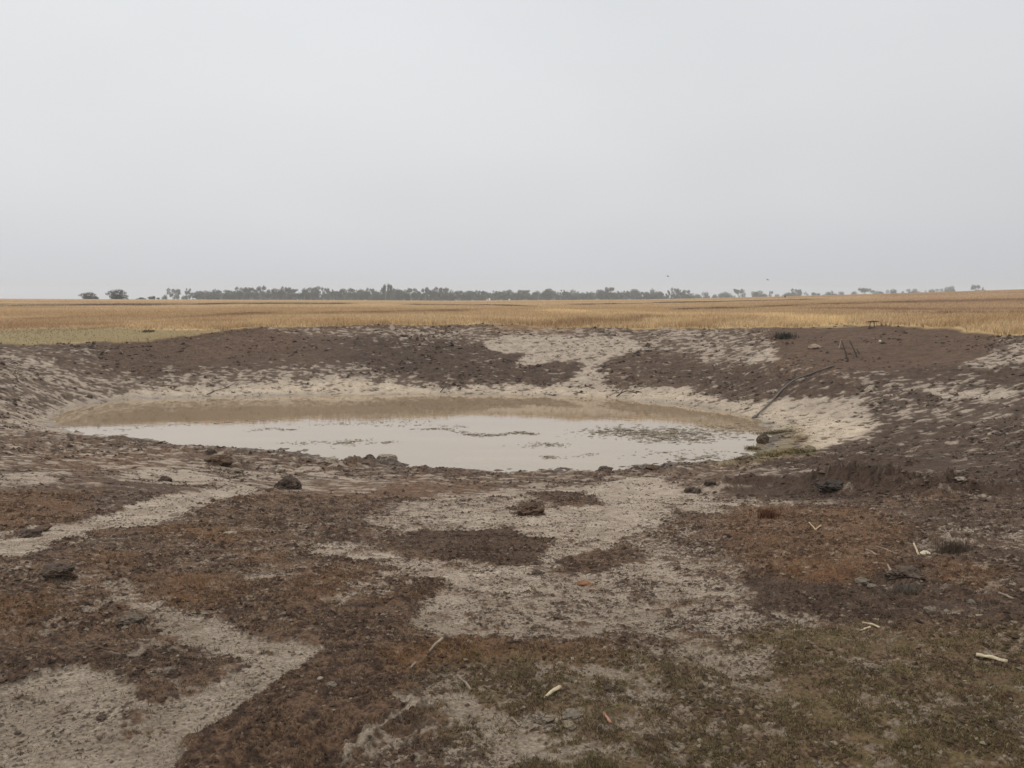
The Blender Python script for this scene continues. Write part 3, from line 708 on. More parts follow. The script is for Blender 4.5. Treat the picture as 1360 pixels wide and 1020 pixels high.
LUMPS = [ # px, py(base), half width px, flat, colours, name, label, category
 (381,648,15,.75,DK,'soil_clod','dark rough clod heap standing alone on the near shore left of centre','soil clod',5),
 (218,637,7,.7,DK,'soil_clod','small dark clod on the pale clay far left of the shore','soil clod',4),
 (290,622,14,.5,BR,'soil_clod','low broken brown clods beside the left part of the shoreline','soil clod',4),
 (312,628,9,.5,MIX,'soil_clod','crumbling brown clod just right of the low clods by the left shoreline','soil clod',4),
 (490,616,9,.6,DK,'soil_clod','dark clod topping the small spoil heap at the water edge','soil clod',4),
 (514,616,12,.5,CLY,'clay_lump','pale yellowish clay lump on the near shore against the water','clay lump',5),
 (441,617,8,.6,CLY,'clay_lump','rounded pale clay lump at the water edge left of the spoil heap','clay lump',4),
 (474,616,4,.7,CLY,'clay_lump','tiny clay lump standing out against the water left of the heap','clay lump',4),
 (705,686,17,.6,BR,'soil_clod','large dark brown clod lying in the middle of the pale clay','soil clod',5),
 (803,627,10,.5,DK,'soil_clod','dark clod at the centre right of the near shoreline','soil clod',4),
 (845,627,6,.6,DK,'soil_clod','small dark clod on the shoreline right of centre','soil clod',4),
 (866,628,9,.45,BR,'soil_clod','flat brown clod on the shoreline beneath the floating weed','soil clod',4),
 (280,602,6,.7,DK,'soil_clod','dark clod breaking the outline of the left water edge','soil clod',4),
 (921,654,9,.55,DK,'soil_clod','left one of two dark clods beside each other on wet clay','soil clod',4),
 (943,652,7,.6,DK,'soil_clod','right one of two dark clods beside each other on wet clay','soil clod',4),
 (1014,590,7.5,1.1,((.05,.04,.03),(.14,.10,.065)),'boulder','dark upright boulder standing in the water at the right end of the pond','boulder',5),
 (1063,584,9,.55,((.22,.17,.11),(.33,.26,.17)),'boulder','smooth tan boulder on the clay beyond the right end of the pond','boulder',5),
 (1076,600,7,.9,((.13,.11,.07),(.22,.18,.11)),'boulder','small brown boulder on the clay beside the wet weeds','boulder',4),
 (1261,648,7,1.2,DK,'soil_clod','pointed dark clod standing on the spoil ridge at right','soil clod',4),
 (1170,652,16,.45,((.04,.033,.026),(.075,.058,.042)),'soil_heap','highest rounded dark heap of the spoil ridge at right','soil heap',5),
 (1110,655,18,.4,((.04,.035,.03),(.07,.056,.045)),'soil_heap','grey dark heap at the left end of the spoil ridge','soil heap',5),
 (1083,465,8,.5,((.22,.16,.12),(.32,.24,.18)),'boulder','pale boulder on the brown mound above the pipe','boulder',4),
 (1169,454,1.6,.9,((.6,.58,.54),(.7,.68,.64)),'stone','tiny white stone on the brown mound right of the leaning poles','stone',3),
 (1147,779,8,.6,GR,'stone','pale grey stone at the upper edge of the smooth dark patch','stone',4),
 (1160,784,6,.5,GR,'stone','lower flat grey stone right of the pale stone by the dark patch','stone',4),
 (1235,815,6,.5,GR,'stone','small grey stone among the crumbs left of the undercut ledge','stone',4),
 (1291,806,4,.8,GR,'stone','round grey pebble under the ledge at right','stone',4),
 (1276,659,6,.4,CLY,'clay_lump','pale lump in the muddy strip below the right spoil ridge','clay lump',4),
 (1230,738,5,.7,((.5,.44,.33),(.65,.58,.45)),'stone','cream white stone beside a short pale stick','stone',4),
 (756,971,8,.6,((.12,.09,.06),(.26,.22,.16)),'stone','dark pebble with a pale top near the bottom centre','stone',4),
 (760,955,12,.35,((.10,.085,.07),(.2,.17,.13)),'clay_lump','greyish clay lump just above the dark pebble at bottom centre','clay lump',4),
 (720,958,12,.45,MIX,'soil_clod','crumbly clod left of the greyish lump at bottom centre','soil clod',5),
 (811,917,7,.6,DK,'soil_clod','small dark clod on the mixed grass right of the cream chip','soil clod',4),
 (776,776,9,.3,((.16,.075,.04),(.24,.13,.07)),'soil_clod','flat rusty orange clod on the pale clay','soil clod',4),
 (713,764,7,.5,DK,'soil_clod','dark clod under the smooth dark patch in the clay','soil clod',4),
 (172,833,15,.35,((.05,.036,.028),(.16,.13,.1)),'soil_clod','undercut clod with a pale rim on the left','soil clod',5),
 (72,775,16,.4,DK,'soil_clod','dark clod with a bent dead stalk on the left','soil clod',5),
 (35,712,12,.45,DK,'soil_clod','dark clod on the upper edge of the pale strip at far left','soil clod',4),
 (55,705,8,.4,BR,'soil_clod','smaller brown clod right behind the far left dark one','soil clod',4),
 (440,916,6,.6,GR,'stone','grey pebble on the brown soil above the rut in the foreground','stone',4),
 (425,908,4,.5,CLY,'stone','small pale chip stone beside the grey foreground pebble','stone',4),
 (166,840,3.5,.7,GR,'stone','tiny grey pebble under the undercut clod at left','stone',3),
 (134,958,5,.6,DK,'soil_clod','dark crumb clod in the middle of the bare clay at bottom left','soil clod',4),
 (23,976,3.5,.7,DK,'soil_clod','small dark clod on the bare clay at far bottom left','soil clod',3),
 (230,685,6,.3,GR,'stone','flat grey stone on the pale clay strip at left','stone',3),
 (305,712,8,.25,CLY,'clay_lump','pale flat clay cake on orange soil left of centre','clay lump',4),
 (1205,778,18,.45,DK,'soil_clod','dark tangled clod right of the pale grey stone','soil clod',5),
 (1145,778,3,.8,GR,'stone','smallest stone touching the pale grey stone','stone',3),
 (118,530,4,.6,DK,'soil_clod','dark clod on the left bank above the murky water','soil clod',3),
 (564,525,3,.6,DK,'soil_clod','tiny dark clod on the far water edge','soil clod',3),
]
for k_, (px, py, hw, fl, cr_, nm, lb, ct, sb) in enumerate(LUMPS):
    gx, gy, g_z = ground_at(px, py)
    dist = math.sqrt(gx*gx + gy*gy + (EYE-g_z)**2); rw = hw / F * dist
    me = lump_mesh(nm, rw, fl, k_ + 1, cr_, sb, .42 if 'clod' in nm or 'heap' in nm or 'clay' in nm else .25)
    o = mk(nm, me); o.location = (gx, gy + rw*.3, g_z + rw * fl * .2); o.rotation_euler = (0, 0, random.uniform(-.4, .4))
    tag(o, lb, ct)

# ------------------------------------------------------------------ sticks, pipe, chips
def tube(name, pts_, rad, mat, sides=10, jitter=0.0):
    P = [Vector(p) for p in pts_]; Vv = []; Fc = []
    rads = rad if isinstance(rad, (list, tuple)) else [rad] * len(P)
    up = Vector((0, 0, 1))
    for i, p in enumerate(P):
        t = (P[min(i+1, len(P)-1)] - P[max(i-1, 0)]).normalized()
        a = t.cross(up)
        if a.length < .05: a = t.cross(Vector((1, 0, 0)))
        a.normalize(); b_ = a.cross(t)
        for s_ in range(sides):
            th = 2 * math.pi * s_ / sides; k = rads[i] * (1 + random.uniform(-jitter, jitter))
            Vv.append(p + a * math.cos(th) * k + b_ * math.sin(th) * k)
    for i in range(len(P) - 1):
        for s_ in range(sides):
            a0 = i*sides+s_; a1 = i*sides+(s_+1) % sides
            Fc.append((a0, a1, a1+sides, a0+sides))
    Fc.append(tuple(range(sides))[::-1]); Fc.append(tuple(range((len(P)-1)*sides, len(P)*sides)))
    me = bpy.data.meshes.new(name); me.from_pydata([v[:] for v in Vv], [], Fc); me.update()
    for p in me.polygons: p.use_smooth = len(p.vertices) == 4
    me.materials.append(mat); return me
def spline(P, n_):
    P = [Vector(p) for p in P]; out_ = []
    for i in range(len(P) - 1):
        p0 = P[max(i-1, 0)]; p1 = P[i]; p2 = P[i+1]; p3 = P[min(i+2, len(P)-1)]
        for k in range(n_):
            t = k / n_
            out_.append(.5 * ((2*p1) + (p2-p0)*t + (2*p0-5*p1+4*p2-p3)*t*t + (3*p1-p0-3*p2+p3)*t*t*t))
    out_.append(P[-1]); return out_
def join_meshes(name, mes, mat):
    Vv, Fc = [], []
    for m_ in mes:
        o_ = len(Vv); Vv += [v.co[:] for v in m_.vertices]; Fc += [tuple(i + o_ for i in p.vertices) for p in m_.polygons]
    me = bpy.data.meshes.new(name); me.from_pydata(Vv, [], Fc); me.update(); me.materials.append(mat); return me

M_pipe = plain_mat('pipe_plastic', (.035, .031, .029), (.10, .088, .076), 3, .45, .05, .6)
M_wood = plain_mat('weathered_wood', (.16, .12, .085), (.30, .25, .19), 12, .85, .6)
M_darkwood = plain_mat('dark_wood', (.035, .026, .02), (.08, .058, .042), 14, .9, .6)
M_cream = plain_mat('fresh_wood', (.32, .26, .16), (.50, .43, .29), 40, .7, .3)
M_stand = plain_mat('stand_metal', (.07, .045, .03), (.13, .085, .05), 20, .85, .3)
M_white = plain_mat('white_paint', (.70, .70, .68), (.80, .80, .78), 3, .6, .05)

pp = [(1004,553),(1014,545),(1026,533),(1040,519),(1056,507),(1072,499),(1090,493),(1107,488.5)]
Pp = []
for i, (a, b_) in enumerate(pp):
    gx, gy, g_z = ground_at(a, b_); Pp.append((gx, gy, g_z + .05))
root = empty('poly_pipe', Pp[0]); tag(root, 'long curved black pipe lying down the right bank to the water', 'pipe')
o = mk('pipe_run', tube('pipe_run', [Vector(p) - Vector(Pp[0]) for p in spline(Pp, 6)], .027, M_pipe, 12), root)
e = Vector(Pp[0]); d_ = (Vector(Pp[0]) - Vector(Pp[1])).normalized()
o = mk('foot_valve', tube('foot_valve', [(0, 0, 0), d_*.03, d_*.05, d_*.22, d_*.24], [.045, .05, .06, .06, .03], M_pipe, 12), root)

def pole(name, a, b_, wpx, mat, label, cat, ya=None, group=None, top_lift=0):
    """a pole whose lower end stands on the ground at pixel a and top end reaches pixel b"""
    gx, gy, g_z = ground_at(*a); yb = gy + (ya or 0)
    tx, ty, tz = at_y(b_[0], b_[1], yb); rw = wpx / F * gy / 2
    P0 = Vector((gx, gy, g_z - .05)); P1 = Vector((tx, ty, tz)); mids = []
    for k in range(9):
        t = k / 8; p = P0.lerp(P1, t); p += Vector((random.uniform(-1, 1), random.uniform(-1, 1), 0)) * rw * .35 * (0 < k < 8)
        mids.append(p - P0)
    o = mk(name, tube(name, mids, [rw * (1.1 - .35 * k / 8) for k in range(9)], mat, 9, .08)); o.location = P0
    tag(o, label, cat, group); return o
pole('leaning_pole', (1127,481), (1117.5,452), 2.0, M_darkwood, 'long dark pole leaning on the brown mound, left of the two dark ones', 'pole', .6)
pole('leaning_pole', (1114,463), (1117.5,450.5), 1.6, M_wood, 'short pale stick propped against the left dark pole on the mound', 'stick', .5)
pole('leaning_pole', (1139,476), (1128.5,452), 2.0, M_darkwood, 'dark pole leaning parallel on the brown mound, right of the two long ones', 'pole', .6)
pole('leaning_pole', (1143,471), (1138,464), 1.6, M_darkwood, 'short dark stub of pole right of the leaning poles', 'pole', .2)
pole('stick', (1184,453), (1191,448.5), 1.0, M_darkwood, 'thin dark stick lying on top of the brown mound', 'stick', .8)
# small frame stand on the rim behind the mound
gx, gy, g_z = ground_at(1158, 436.5); pxm = gy / F
rt = empty('frame_stand', (gx, gy, g_z)); tag(rt, 'low rusty stand with two legs and flat top at the paddock edge', 'stand')
for s_ in (-1, 1):
    mk('leg', tube('leg', [(s_*3*pxm, 0, -.05), (s_*2.8*pxm, 0, 4.5*pxm), (s_*2.4*pxm, .02, 8.5*pxm)], .022, M_stand, 8), rt)
mk('top_plate', tube('top_plate', [(-8.5*pxm, 0, 8.2*pxm), (-4*pxm, 0, 8.6*pxm), (3*pxm, 0, 9.2*pxm), (8.5*pxm, 0, 9*pxm)], [.012, .028, .032, .02], M_stand, 8), rt)
mk('foot_bar', tube('foot_bar', [(-5*pxm, 0, 0.02), (6*pxm, 0, .02)], .03, M_stand, 8), rt)

def ground_stick(name, pl, wpx, mat, label, cat, lift=.5, group=None):
    P = []
    for a, b_ in pl:
        gx, gy, g_z = ground_at(a, b_); P.append(Vector((gx, gy, g_z)))
    rw = wpx / F * P[0].y / 2; zz = max(p.z - 0 for p in P) if len(P) == 2 and P[0].y < 12 else None
    P = [p + Vector((0, 0, rw * (1 + lift))) for p in P]
    S = spline(P, 5); o0 = S[0].copy()
    rs = [rw * (1 - .3 * i / len(S)) * random.uniform(.85, 1.15) for i in range(len(S))]
    o = mk(name, tube(name, [s_ - o0 for s_ in S], rs, mat, 8, .1)); o.location = o0; tag(o, label, cat, group); return o
# driftwood on the far edge
rt0 = ground_at(820, 526)
def branch(name, segs, label):
    o0 = None; mes = []
    for pl, w in segs:
        P = []
        for a, b_, l_ in pl:
            gx, gy, g_z = ground_at(a, b_); P.append(Vector((gx, gy, g_z + l_)))
        if o0 is None: o0 = P[0].copy()
        S = spline(P, 5); rw = w / F * P[0].y / 2
        mes.append(tube('b', [s_ - o0 for s_ in S], [rw * (1 - .5 * i / len(S)) for i in range(len(S))], M_darkwood, 8, .12))
    o = mk(name, join_meshes(name, mes, M_darkwood)); o.location = o0; tag(o, label, 'branch')
branch('fallen_branch', [([(819,527.5,.05),(826,524.5,.12),(834,524,.2),(846,526,.08)], 1.8), ([(822,526.5,.06),(828,520.5,.15),(831,519,.1)], 1.3)],
       'dark forked fallen branch on the pale far shore right of centre')
branch('fallen_branch', [([(275,526,.05),(285,521,.05),(300,515,.06),(314,509,.08)], 1.5)], 'thin dark branch lying on the far left shore by the water')
branch('fallen_branch', [([(585,522,.05),(592,516,.1),(598,509,.12)], 1.4), ([(590,517,.08),(584,515,.06)], 1.0)], 'short dark branch on the far bank left of centre')
# weathered pale sticks and fresh chips near the camera
def chip(px0, py0, px1, py1, wpx, thick, mat, name, label, cat, taper=1.0, bend=0.0):
    a = ground_at(px0, py0); b_ = ground_at(px1, py1)
    d = Vector((b_[0]-a[0], b_[1]-a[1], 0)); L = d.length; ang = math.atan2(d.y, d.x)
    dist = math.hypot(a[0], a[1]); wd = wpx / F * dist * 1.5
    import bmesh
    bm = bmesh.new(); secs = 9; rows = []
    for i in range(secs):
        t = i / (secs-1); w_ = wd*.42 * (taper + (1-taper) * t) * (1 + .12*math.sin(i*2.3)); th_ = thick * (.8 + .25*math.sin(i*1.7+1))
        yc = bend * L * math.sin(t*math.pi) + random.uniform(-1, 1) * wd*.04; ring = []
        for (u, v) in ((-1,0),(-.8,.7),(-.2,1),(.45,.85),(.95,.4),(1,0),(.6,-.5),(-.5,-.5)):
            ring.append(bm.verts.new((L*t, yc + u*w_, v*th_ + .25*thick*math.sin(t*3.1))))
        rows.append(ring)
    for i in range(secs-1):
        for k in range(8): bm.faces.new((rows[i][k], rows[i][(k+1)%8], rows[i+1][(k+1)%8], rows[i+1][k]))
    bm.faces.new(rows[0]); bm.faces.new(rows[-1][::-1]); bmesh.ops.recalc_face_normals(bm, faces=bm.faces)
    me = bpy.data.meshes.new(name); bm.to_mesh(me); bm.free(); me.materials.append(mat)
    for p in me.polygons: p.use_smooth = True
    o = mk(name, me); zz = max(gz(a[0]+(b_[0]-a[0])*t, a[1]+(b_[1]-a[1])*t)[0][0] for t in (0, .25, .5, .75, 1))
    o.location = (a[0], a[1], zz + thick*.35); o.rotation_euler = (0, 0, ang); tag(o, label, cat); return o
chip(723,934,744,922,7,.009,M_cream,'wood_chip','cream tapered wood chip on mixed grass near the bottom centre','wood chip',.35,.05)
chip(1296,878,1338,883,7,.010,M_cream,'wood_chip','straight cream length of split wood at the right edge','wood chip',.75,.03)
chip(1145,836,1168,839,4,.007,M_cream,'wood_chip','forked cream splinter on brown grass at right','wood chip',.4,.12)
chip(1142,842,1156,837,3,.006,M_cream,'wood_chip','small side splinter touching the forked cream splinter','wood chip',.4,.0)
chip(1074,702,1084,707,1.8,.008,M_cream,'wood_chip','short cream twig crossing another on orange grass, left one','twig',.5,0)
chip(1082,706,1090,702,1.8,.008,M_cream,'wood_chip','short cream twig crossing another on orange grass, right one','twig',.5,0)
chip(1213,731,1220,739,2.2,.009,M_cream,'wood_chip','short pale stick just left of the cream white stone','stick',.7,0)
chip(1178,770,1184,777,2.5,.010,M_wood,'stick','grey broken stick left of the dark tangled clod','stick',.7,0)
chip(570,873,588,861,4,.010,M_wood,'stick','weathered grey stick on the soil along the rut','stick',.6,.03)
chip(545,894,552,889,3,.008,M_wood,'stick','short grey stick end below the weathered stick','stick',.8,0)
chip(680,956,690,965,3,.006,M_wood,'stick','thin grey twig on the clay at bottom centre','twig',.6,0)
chip(802,956,811,966,3.5,.006,plain_mat('red_bark',(.28,.12,.08),(.36,.2,.14),30),'bark_strip','reddish strip of bark on the ground at bottom right of centre','bark',.8,0)
chip(735,824,747,826,3,.008,M_darkwood,'stick','small dark flat stick on the speckled clay','stick',.7,0)
chip(674,863,690,862,2.5,.008,M_darkwood,'stick','dark twig on the reddish grass patch in the centre','twig',.7,0)
chip(1326,797,1345,801,3,.010,M_wood,'stick','weathered stick by the right edge of the picture','stick',.7,.03)
chip(1163,735,1186,738,2,.008,M_wood,'stick','tan stalk lying among orange grass at right','stick',.7,.03)
chip(1150,738,1164,741,2.5,.009,M_wood,'wood_chip','pale bark flake left of the tan stalk','bark',.7,.03)
chip(610,908,625,920,3,.008,M_wood,'stick','grey twig on olive grass left of the cream chip','twig',.7,.05)

# ------------------------------------------------------------------ tufts and small shrubs (things)
M_shrub = attr_mat('shrub_stems', .85, .2, 20)
def tuft(px, py, hpx, wpx, n_, colr, name, label, cat, spread=.8, wid=1.0, kind=None):
    gx, gy, g_z = ground_at(px, py); s = gy / F
    H, Wd = hpx * s, wpx * s
    bx = rng.normal(0, Wd * .28, n_); by = rng.normal(0, Wd * .28, n_)
    o = blades(name, bx, by, np.full(n_, -.02), H * (.5 + .6 * rng.random(n_)), wid * s * (.6 + .6 * rng.random(n_)), spread * rng.random(n_),
               np.array(colr)[None] * (.6 + .8 * rng.random((n_, 1))), M_shrub)
    del o['kind']; o.location = (gx, gy, g_z); tag(o, label, cat); return o
tuft(1020,690,18,26,420,(.13,.06,.035),'grass_tuft','reddish brown tuft of dead grass at the left of the orange patch','grass tuft')
tuft(1270,735,20,40,900,(.085,.065,.045),'grass_tuft','dark dead shrubby tuft on the right above the white stone','dead shrub',.97,.6)
tuft(1205,790,20,26,500,(.16,.14,.11),'grass_tuft','grey dead tuft growing out of the dark tangled clod','dead shrub', .95,.6)
tuft(1043,449,9,22,260,(.05,.05,.032),'low_shrub','small dark shrub on the far bank left of the brown mound','shrub', .9)
tuft(75,777,12,16,70,(.15,.13,.09),'grass_tuft','bent pale dead stalks on the dark clod at left','grass tuft', .9)
tuft(1265,650,10,12,50,(.05,.04,.03),'grass_tuft','few dark stalks at the pointed clod on the ridge','grass tuft', .5)
tuft(870,423,4,22,900,(.16,.11,.06),'grass_tuft','brown tussock rise in the middle of the paddock','grass tuft', .9)
tuft(197,442,4,16,150,(.09,.085,.04),'low_shrub','olive tussock at the edge of the short green grass','grass tuft', .9)
tuft(380,636,7,12,60,(.06,.05,.04),'grass_tuft','dark stalks on top of the lone clod heap near the shore','grass tuft', .7)
# wet weed mats at the right end of the pond
def mat_weed(px, py, wpx, hpx, n_, colr, label):
    gx, gy, g_z = ground_at(px, py); s = gy / F
    bx = gx + rng.normal(0, wpx * s * .4, n_); by = gy + rng.normal(0, hpx * s * 3.2, n_)
    bz, _ = gz(bx, by); bz = np.maximum(bz, WATER_Z)
    o = blades('waterweed_mat', bx - gx, by - gy, bz - g_z + .01, (.07 + .10 * rng.random(n_)), np.full(n_, .022), .88 + .11 * rng.random(n_),
               np.array(colr)[None] * (.5 + .9 * rng.random((n_, 1))), M_shrub)
    o.location = (gx, gy, g_z); del o['kind']; tag(o, label, 'waterweed')
mat_weed(1038,602,34,3,1300,(.16,.125,.05),'yellow green mat of stranded weed in front of the boulder in the water')
mat_weed(985,612,26,2.2,500,(.17,.135,.07),'tan weed fringe along the near shore left of the yellow green mat')
mat_weed(1030,575,30,1.6,380,(.13,.105,.06),'brown weed strands behind the boulder at the pond end')
mat_weed(1000,598,12,1.5,220,(.13,.105,.05),'small weed clump touching the water left of the boulder')

# ------------------------------------------------------------------ floating scum and weed on the water
fx_, fy_, fs_ = [], [], []
def scum(pl, n_, spread, size):
    P = np.array([at_z(a, b_, WATER_Z) for a, b_ in pl])
    t = rng.random(n_) * (len(P) - 1); i = np.clip(t.astype(int), 0, len(P) - 2); f = (t - i)[:, None]
    q_ = P[i] * (1 - f) + P[i+1] * f + rng.normal(0, 1, (n_, 2)) * np.array([spread * 1.5, spread])[None]
    fx_.extend(q_[:, 0]); fy_.extend(q_[:, 1]); fs_.extend(size * .55 * np.exp(rng.normal(0, .5, n_)))
scum([(335,572),(360,569),(385,571)], 70, .10, .03)
scum([(505,566),(560,564),(620,568)], 60, .15, .03)
scum([(560,570),(590,569),(620,576),(640,579),(665,577),(690,574),(712,577)], 330, .09, .035)
scum([(450,593),(465,586),(480,584)], 80, .15, .035)
scum([(495,588),(530,587)], 40, .12, .03)
scum([(700,592),(745,590)], 80, .16, .035)
scum([(725,606),(740,609)], 40, .08, .035)
scum([(765,606),(790,603)], 30, .08, .03)
scum([(800,574),(840,572),(870,577),(880,580)], 300, .35, .04)
scum([(810,575),(860,573),(900,577),(940,572),(985,567)], 900, .55, .045)
scum([(860,583),(900,585),(950,580)], 240, .3, .045)
scum([(830,620),(850,618)], 20, .05, .03)
scum([(870,600),(900,608),(960,600)], 70, .3, .035)
scum([(150,572),(250,562),(360,560)], 90, .25, .03)
scum([(395,565),(480,562),(560,560)], 120, .2, .03)
scum([(900,612),(950,606)], 60, .1, .04)
scum([(370,588),(400,590),(420,586)], 40, .12, .035)
fx_, fy_, fs_ = map(np.array, (fx_, fy_, fs_)); n_ = len(fx_)
th = rng.random((n_, 6)) * .5 + np.arange(6)[None] * (2*np.pi/6); rad6 = fs_[:, None] * (.4 + .9 * rng.random((n_, 6)))
an = rng.random(n_) * .9 - .45
ux, uy = np.cos(th) * rad6 * 2.2, np.sin(th) * rad6 * .8
vx = fx_[:, None] + ux * np.cos(an)[:, None] - uy * np.sin(an)[:, None]; vy = fy_[:, None] + ux * np.sin(an)[:, None] + uy * np.cos(an)[:, None]
vz = WATER_Z + .004 + .012 * rng.random((n_, 6))
Vv = np.stack([vx, vy, vz], 2).reshape(-1, 3); b0 = np.arange(n_) * 6
T = np.concatenate([np.stack([b0, b0+k, b0+k+1], 1) for k in range(1, 5)])
cc = np.repeat(np.c_[np.array([.20, .165, .12])[None] * (.5 + 1.0 * rng.random((n_, 1))), np.ones(n_)], 6, axis=0)
tag(mk('floating_scum', np_mesh('floating_scum', Vv, T, cc, M_shrub)), kind='stuff')

# ------------------------------------------------------------------ trees on the skyline
def leaf_mat(name, c1, c2):
    m, nt, b, out = new_mat(name)
    tc = nt.nodes.new('ShaderNodeTexCoord'); n1 = nt.nodes.new('ShaderNodeTexNoise'); n1.inputs['Scale'].default_value = 5
    cr = nt.nodes.new('ShaderNodeValToRGB'); cr.color_ramp.elements[0].color = (*c1, 1); cr.color_ramp.elements[1].color = (*c2, 1)
    cr.color_ramp.elements[0].position = .35; cr.color_ramp.elements[1].position = .65
    nt.links.new(tc.outputs['Object'], n1.inputs[0]); nt.links.new(n1.outputs['Fac'], cr.inputs[0]); nt.links.new(cr.outputs[0], b.inputs['Base Color'])
    b.inputs['Roughness'].default_value = .7; b.inputs['Specular IOR Level'].default_value = .2
    return m
M_leaf = leaf_mat('eucalypt_leaves', (.036, .050, .036), (.072, .09, .06))
M_leafd = leaf_mat('dark_leaves', (.022, .027, .022), (.04, .046, .035))
M_bark = plain_mat('pale_bark', (.16, .14, .12), (.30, .27, .23), 3, .9, .4)
def crown_mesh(name, blobs, n_, ls, mat):
    Vv = []; Fc = []
    tot = sum(b_[3] ** 2 for b_ in blobs)
    for cx0, cy0, cz0, rb in blobs:
        k = int(n_ * rb * rb / tot)
        for _ in range(k):
            d = Vector((random.gauss(0, 1), random.gauss(0, 1), random.gauss(0, .75))).normalized() * rb * random.uniform(.45, 1.05)
            c_ = Vector((cx0, cy0, cz0)) + d
            a = Vector((random.gauss(0, 1), random.gauss(0, 1), random.gauss(0, 1))).normalized(); b_ = a.orthogonal().normalized()
            s1 = ls * random.uniform(.6, 1.4); s2 = s1 * random.uniform(.5, .9); i = len(Vv)
            Vv += [c_ - a*s1, c_ + b_*s2, c_ + a*s1, c_ - b_*s2]; Fc.append((i, i+1, i+2, i+3))
    me = bpy.data.meshes.new(name); me.from_pydata([v[:] for v in Vv], [], Fc); me.update(); me.materials.append(mat); return me
def trunk_mesh(blobs, lean):
    mes = [tube('t', [(0,0,-.05), (lean*.2, 0, .2), (lean*.6, 0, .42), (lean, 0, .62)], [.032, .026, .02, .012], M_bark, 7, .1)]
    for cx0, cy0, cz0, rb in blobs[:6]:
        z0 = random.uniform(.2, .45)
        mes.append(tube('l', [(lean*z0, 0, z0), ((cx0+lean*z0)/2, cy0/2, (cz0+z0)/2 - .03), (cx0, cy0, cz0)], [.015, .011, .006], M_bark, 5, .1))
    return join_meshes('trunk', mes, M_bark)
PROT = {}
def proto(kind, v):
    if kind == 'round':      # dense, nearly to the ground
        bl = [(random.uniform(-.3, .3), random.uniform(-.3, .3), random.uniform(.25, .8), random.uniform(.14, .24)) for _ in range(11)]
        n_, ls = 2200, .026
    elif kind == 'spread':   # open gum with separate clumps
        bl = [(random.uniform(-.42, .42), random.uniform(-.4, .4), random.uniform(.5, .88), random.uniform(.09, .17)) for _ in range(10)] + \
             [(random.uniform(-.35, .35), random.uniform(-.35, .35), random.uniform(.25, .5), random.uniform(.09, .14)) for _ in range(4)]
        n_, ls = 2000, .024
    elif kind == 'tall':
        bl = [(random.uniform(-.16, .16), random.uniform(-.16, .16), random.uniform(.45, .9), random.uniform(.08, .14)) for _ in range(9)] + \
             [(random.uniform(-.12, .12), random.uniform(-.12, .12), random.uniform(.2, .45), .1) for _ in range(3)]
        n_, ls = 1500, .024
    elif kind == 'flat':     # high flat top on bare stems
        bl = [(random.uniform(-.45, .45), random.uniform(-.4, .4), random.uniform(.68, .9), random.uniform(.08, .14)) for _ in range(9)]
        n_, ls = 1500, .024
    else:                    # bush: solid to the ground
        bl = [(a_ * .3, random.uniform(-.4, .4), z_ + random.uniform(-.05, .05), random.uniform(.2, .27)) for a_ in (-1.35, -.75, 0, .75, 1.35) for z_ in (.06, .32, .56 if abs(a_) > 1 else .72)]
        n_, ls = 2600, .03
    zt = max(b_[2] + b_[3] for b_ in bl); wx = max(abs(b_[0]) + b_[3] for b_ in bl)
    bl = [(a/wx*.5, b_/wx*.5, c_/zt, r_/max(zt, 1)) for a, b_, c_, r_ in bl]
    return (crown_mesh('crown', bl, n_, ls, M_leafd if kind in ('bush',) else M_leaf), trunk_mesh(bl, random.uniform(-.08, .08)))
for kd, cnt in (('round', 5), ('spread', 5), ('tall', 4), ('flat', 3), ('bush', 2)):
    PROT[kd] = [proto(kd, i) for i in range(cnt)]
def ordinal(k):
    return {1:'first',2:'second',3:'third'}.get(k) or ('%d%s' % (k, 'th' if 10 <= k % 100 <= 20 else {1:'st',2:'nd',3:'rd'}.get(k % 10, 'th')))
_tc = [0]
def tree(px, top, wpx, dist, kind, name, label, cat='tree', group=None, base_row=None):
    xx, yy, _ = at_y(px, 390, dist); z0 = float(zfar(np.array([xx]), np.array([yy]))[0])
    zt = at_y(px, top, dist)[2]; Hh = zt - z0; Wd = wpx * dist / F
    rt = empty(name, (xx, yy, z0), random.uniform(-.5, .5) if kind != 'bush' else 0); rt.scale = (Wd, Wd, Hh)
    _tc[0] += 1
    cmz, tmz = PROT[kind][_tc[0] % len(PROT[kind])]
    mk('crown', cmz, rt); mk('trunk', tmz, rt); tag(rt, label, cat, group); return rt
# left: two dark bushes, low scrub, two pale gums
tree(118,387.3,20,300,'bush','dark_bush','small flat dark bush on the left skyline, left of the square one','bush')
tree(128,394,6,300,'bush','dark_bush','tiny scrub at the right foot of the small flat dark bush','bush')
tree(156.5,383.2,24,300,'bush','dark_bush','larger square dense dark bush on the left skyline','bush')
tree(187,394.6,14,330,'round','low_scrub','very low pale scrub right of the square bush','bush')
tree(200,392.8,12,330,'round','low_scrub','low rounded scrub between square bush and pale gums','bush')
tree(209,395,6,330,'round','low_scrub','lowest bit of scrub left of the pale gums','bush')
tree(231,382.3,20,560,'spread','gum_tree','spreading grey gum standing apart left of the tree belt','tree')
tree(219,390.5,10,560,'round','gum_tree','low shrubby tree at the left foot of the grey gum','tree')
tree(249,382.3,13,620,'tall','gum_tree','paler narrow gum right of the spreading grey gum','tree')
tree(244,391,10,600,'round','gum_tree','low shrub at the foot of the paler narrow gum','tree')
